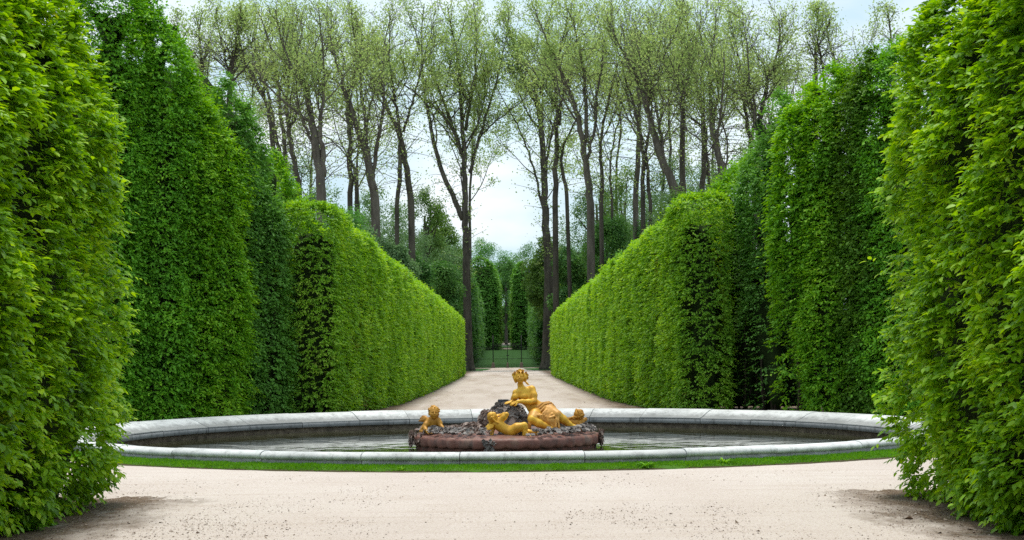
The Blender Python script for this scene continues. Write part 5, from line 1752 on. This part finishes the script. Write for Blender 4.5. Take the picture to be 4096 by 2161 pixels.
for f in ([(290, 560, .0), (260, 620, -.04), (225, 680, -.06)], [(300, 580, .02), (285, 640, -.04), (265, 690, -.08)], [(340, 640, .04), (420, 660, .0), (490, 620, -.05)], [(360, 680, .0), (440, 690, -.05), (500, 650, -.08)],
          [(495, 610, -.06), (480, 660, -.12), (440, 700, -.16)], [(510, 610, -.06), (520, 660, -.12), (515, 690, -.16)], [(540, 620, -.02), (575, 600, -.02), (600, 590, .0)]):
    d.chain([q(*p) for p in f], .026, k=.02)
d.build('drapery', M['gold_dark'], cu)

# --- cherub lying in front, arm thrown up over its face
cl_ = tag(empty('statue', tuple(pt(C4, 900, 1040, 28.35))), 'gilded cherub lying on its back in front, one arm raised and one knee bent', 'statue', 'gilded figures on the island')
b = Clay(.0065)
q = lambda x, y, d=0.0: pt(C4, x, y, 28.35 + d)
b.ell(q(650, 690, .0), (.135, .115, .10), q(560, 590) - q(760, 840), (0, -1, 0), k=.05)
b.ell(q(830, 830, .0), (.13, .115, .105), q(600, 700) - q(900, 880), (0, -1, 0), k=.05)
b.ell(q(1010, 900, .0), (.115, .11, .11), (1, 0, -.2), (0, -1, 0), k=.05)
b.cap(q(505, 640, .02), q(690, 520, .02), .065, .06, k=.05)
b.cap(q(560, 570, .02), q(490, 480, .02), .05, .05, k=.03)
b.chain([q(700, 520, .0), q(820, 420, -.02), q(900, 325, -.03)], [.064, .060, .048], k=.03)
b.chain([q(900, 325, -.03), q(810, 320, .04), q(715, 345, .06)], [.046, .04, .028], k=.015)
hand(b, q(715, 345, .06), q(675, 350, .06), (-1, .1, .1), (0, -.6, .8), .75, .6)
b.chain([q(470, 690, .05), q(415, 830, .05), q(400, 1000, .0)], [.058, .05, .04], k=.03)
hand(b, q(400, 1000, .0), q(415, 1030, -.03), (.5, -.6, -.2), (0, -.2, 1), .75, .3)
kn = q(1500, 700, -.10)
b.chain([q(1050, 900, -.05), q(1260, 780, -.09), kn], [.115, .098, .068], k=.04)
b.chain([kn, q(1520, 800, -.10), q(1525, 930, -.12), q(1525, 985, -.12)], [.066, .064, .044, .036], k=.025)
foot(b, q(1520, 985, -.12), q(1495, 1025, -.11), q(1735, 1035, -.17), (0, -.1, 1), .85)
b.chain([q(1080, 950, .12), q(1450, 930, .16), q(1620, 925, .12)], [.10, .075, .06], k=.04)
b.chain([q(1620, 925, .12), q(1790, 940, .05), q(1850, 950, .02)], [.06, .052, .038], k=.025)
foot(b, q(1850, 945, .02), q(1830, 965, .03), q(1975, 955, -.06), (0, -.8, .5), .85)
o = head(b, q(430, 420, .0), .096, (.75, .55, .55), (-.75, -.3, .6), True)
b.build('body', M['gold'], cl_)
h = Clay(.006)
hc = q(425, 415, .0)
h.ell(hc, (.104, .098, .10), (0, 0, 1), (0, -1, 0), k=.01)
g_ = np.random.default_rng(9)
for k in range(34):
    v = unit(g_.normal(0, 1, 3))
    if v[0] > .75: continue
    v[1] = -abs(v[1]) if g_.random() < .75 else v[1]
    h.chain([hc + v * .098, hc + unit(v + g_.normal(0, .3, 3)) * .104], [.016, .011], k=.006)
h.ball(q(360, 600, .0), .035, k=.02); h.ball(q(335, 540, .0), .03, k=.02)
h.build('hair', M['gold'], cl_)
wing('wing', q(420, 700, -.08), [(q(200, 850, -.10), .034), (q(235, 900, -.12), .032), (q(190, 760, -.08), .034), (q(280, 860, -.14), .03), (q(250, 670, -.06), .030), (q(330, 810, -.13), .028), (q(390, 800, -.13), .026)], cl_, M['gold'])
w_ = Clay(.006)
w_.chain([q(400, 430, -.13), q(450, 500, -.13), q(560, 590, -.11), q(625, 605, -.10)], [.026, .020, .018, .012], k=.01)
w_.chain([q(400, 430, -.13), q(380, 470, -.10), q(420, 520, -.10)], [.02, .02, .015], k=.02)
w_.build('wing', M['gold'], cl_)

# --- cherub at the right, seen from behind
cr_ = tag(empty('statue', tuple(pt(C2, 1750, 1130, 29.7))), 'gilded curly cherub seen from behind at the right end of the island', 'statue', 'gilded figures on the island')
b = Clay(.007)
q = lambda x, y, d=0.0: pt(C2, x, y, 29.75 + d)
b.ell(q(1700, 1060, .0), (.13, .115, .10), q(1740, 980) - q(1670, 1130), (0, -1, 0), k=.05)
b.ell(q(1720, 1140, .05), (.12, .13, .11), (0, 0, 1), (0, -1, 0), k=.05)
b.cap(q(1640, 1020, .0), q(1810, 1020, .02), .058, .055, k=.04)
b.cap(q(1740, 1010, .02), q(1755, 950, .02), .05, .05, k=.03)
b.chain([q(1640, 1020, .0), q(1575, 1000, .05), q(1560, 975, .08)], [.055, .048, .042], k=.03)
b.chain([q(1560, 985, .08), q(1600, 960, .02), q(1640, 945, -.04)], [.040, .034, .026], k=.02)
hand(b, q(1640, 945, -.04), q(1650, 935, -.05), (.7, -.2, .5), (-.5, -.7, .3), .7, .5)
b.chain([q(1815, 1020, .02), q(1850, 1080, .0), q(1880, 1125, -.05)], [.055, .045, .035], k=.03)
hand(b, q(1880, 1125, -.05), q(1895, 1140, -.07), (.7, -.5, -.3), (0, -.2, 1), .75, .4)
o = head(b, q(1755, 890, .0), .100, (-.55, .85, .10), (0, 0, 1), True)
b.build('body', M['gold_dark'], cr_)
h = Clay(.007)
hc = q(1755, 885, .0)
h.ell(hc, (.112, .108, .108), (0, 0, 1), (0, -1, 0), k=.01)
for k in range(70):
    v = unit(g_.normal(0, 1, 3))
    if v[0] < -.75 or v[1] > .4: continue
    h.ball(hc + v * np.array([.108, .108, .116]), g_.uniform(.016, .028), k=.006)
h.build('hair', M['gold_dark'], cr_)
wing('wing', q(1770, 1030, -.08), [(q(1720, 1120, -.14), .026), (q(1760, 1140, -.15), .026), (q(1800, 1135, -.15), .028), (q(1835, 1110, -.14), .026)], cr_, M['gold_dark'])
wing('wing', q(1830, 990, .02), [(q(1920, 965, .05), .03), (q(1905, 995, .04), .026), (q(1900, 940, .05), .024)], cr_, M['gold_dark'])
# ------------------------------------------------------------------ leaf bits and grit on the gravel, weeds in the turf edge
def litter(n, xs, ys, size, seed, keep):
    g = np.random.default_rng(seed)
    x = g.uniform(*xs, n); y = g.uniform(*ys, n)
    m = g.random(n) < keep(x, y)
    x, y = x[m], y[m]
    n = len(x)
    a = g.uniform(0, 6.28, n)
    D = np.stack([np.cos(a), np.sin(a), g.normal(.05, .25, n)], 1)
    N = np.stack([g.normal(0, .35, n), g.normal(0, .35, n), np.ones(n)], 1)
    L = size * g.lognormal(0, .45, n)
    return np.stack([x, y, g.uniform(.002, .007, n)], 1), D, N, L, L * g.uniform(.22, .5, n)


def clump(x, y):
    c = np.clip(wob(x * 1.1, y * .55, 1.0, 12) * .9 + .25, 0.02, 1)
    band = np.exp(-((y - 15.0) / 1.6) ** 2) * .8 + .16
    return np.clip(c * band + np.clip((np.abs(x) - 3.6) / 2.2, 0, 1) * .6 * (y < 17.4), 0, 1)


a_ = litter(52000, (-5.6, 5.6), (12.6, 20.4), .0135, 1, clump)
b_ = litter(1100, (-4.5, 4.5), (39, 70), .05, 2, lambda x, y: np.clip((np.abs(x) - 1.5) / 2.5, .05, 1) * .7)
c_ = litter(1400, (-6.0, 6.0), (12.8, 18), .035, 3, lambda x, y: np.clip((np.abs(x) - 3.9) / 1.2, 0, 1) * (.3 + .7 * (wob(x, y, 1.3, 4) > 0)))
Z_ = [np.concatenate(k) for k in zip(a_, b_, c_)]
tag(link('leaf_litter', leaf_mesh('leaf_litter', *Z_, 'kite', .25, .25), M['debris']), 'brown leaf bits and grit scattered over the pale gravel', 'leaf litter', kind='stuff')
g = np.random.default_rng(5)
mb = MB()
for k in range(1500):
    x, y = g.uniform(-5, 5), g.uniform(12.8, 20)
    if g.random() > clump(np.array(x), np.array(y)): continue
    s = g.uniform(.004, .014)
    v = np.array([[1, 0, 0], [-.5, .8, 0], [-.4, -.9, 0], [.1, .1, .9]]) * s * g.uniform(.7, 1.3, (4, 1))
    mb.add(v + [x, y, .001], None, [[0, 1, 3], [1, 2, 3], [2, 0, 3]])
tag(mb.build('pebbles', M['bollard']), 'small dark pebbles strewn on the pale gravel', 'pebbles', kind='stuff')


def weed(x, y, z, r, seed, label, n=120):
    g = np.random.default_rng(seed)
    a = g.uniform(0, 6.28, n)
    el = g.uniform(.15, 1.1, n)
    D = np.stack([np.cos(a) * np.cos(el), np.sin(a) * np.cos(el), np.sin(el)], 1)
    Pp = np.array([x, y, z]) + D * (r * g.random(n) * .8)[:, None]
    L = r * g.uniform(.35, .7, n)
    N = np.stack([-np.cos(a) * .4, -np.sin(a) * .4, np.ones(n)], 1)
    tag(link('weed', leaf_mesh('weed', Pp, D * [1, 1, .4], N, L, L * .22, 'leaf'), M['ring_leaf_bright']), label, 'weed', 'weeds at the edge of the turf')


for (px, py, r, lab) in ((2600, 1873, .12, 'weed tuft at the turf edge right of the island'), (2990, 1862, .12, 'broad weed at the turf edge left of the near right hedge'), (1600, 1885, .07, 'small weed at the turf edge left of the island'),
                         (110, 2110, .20, 'low weed growing on the soil at the foot of the near left hedge')):
    Zg = 20.75 if py < 2000 else 14.2
    p = P(px, py, Zg)
    rad = math.hypot(p[0], p[1] - BC[1])
    if py < 2000:
        k = 9.08 / rad
        p = np.array([p[0] * k, BC[1] + (p[1] - BC[1]) * k, .02])
    else: p[2] = .0
    weed(p[0], p[1], p[2], r, int(px), lab)
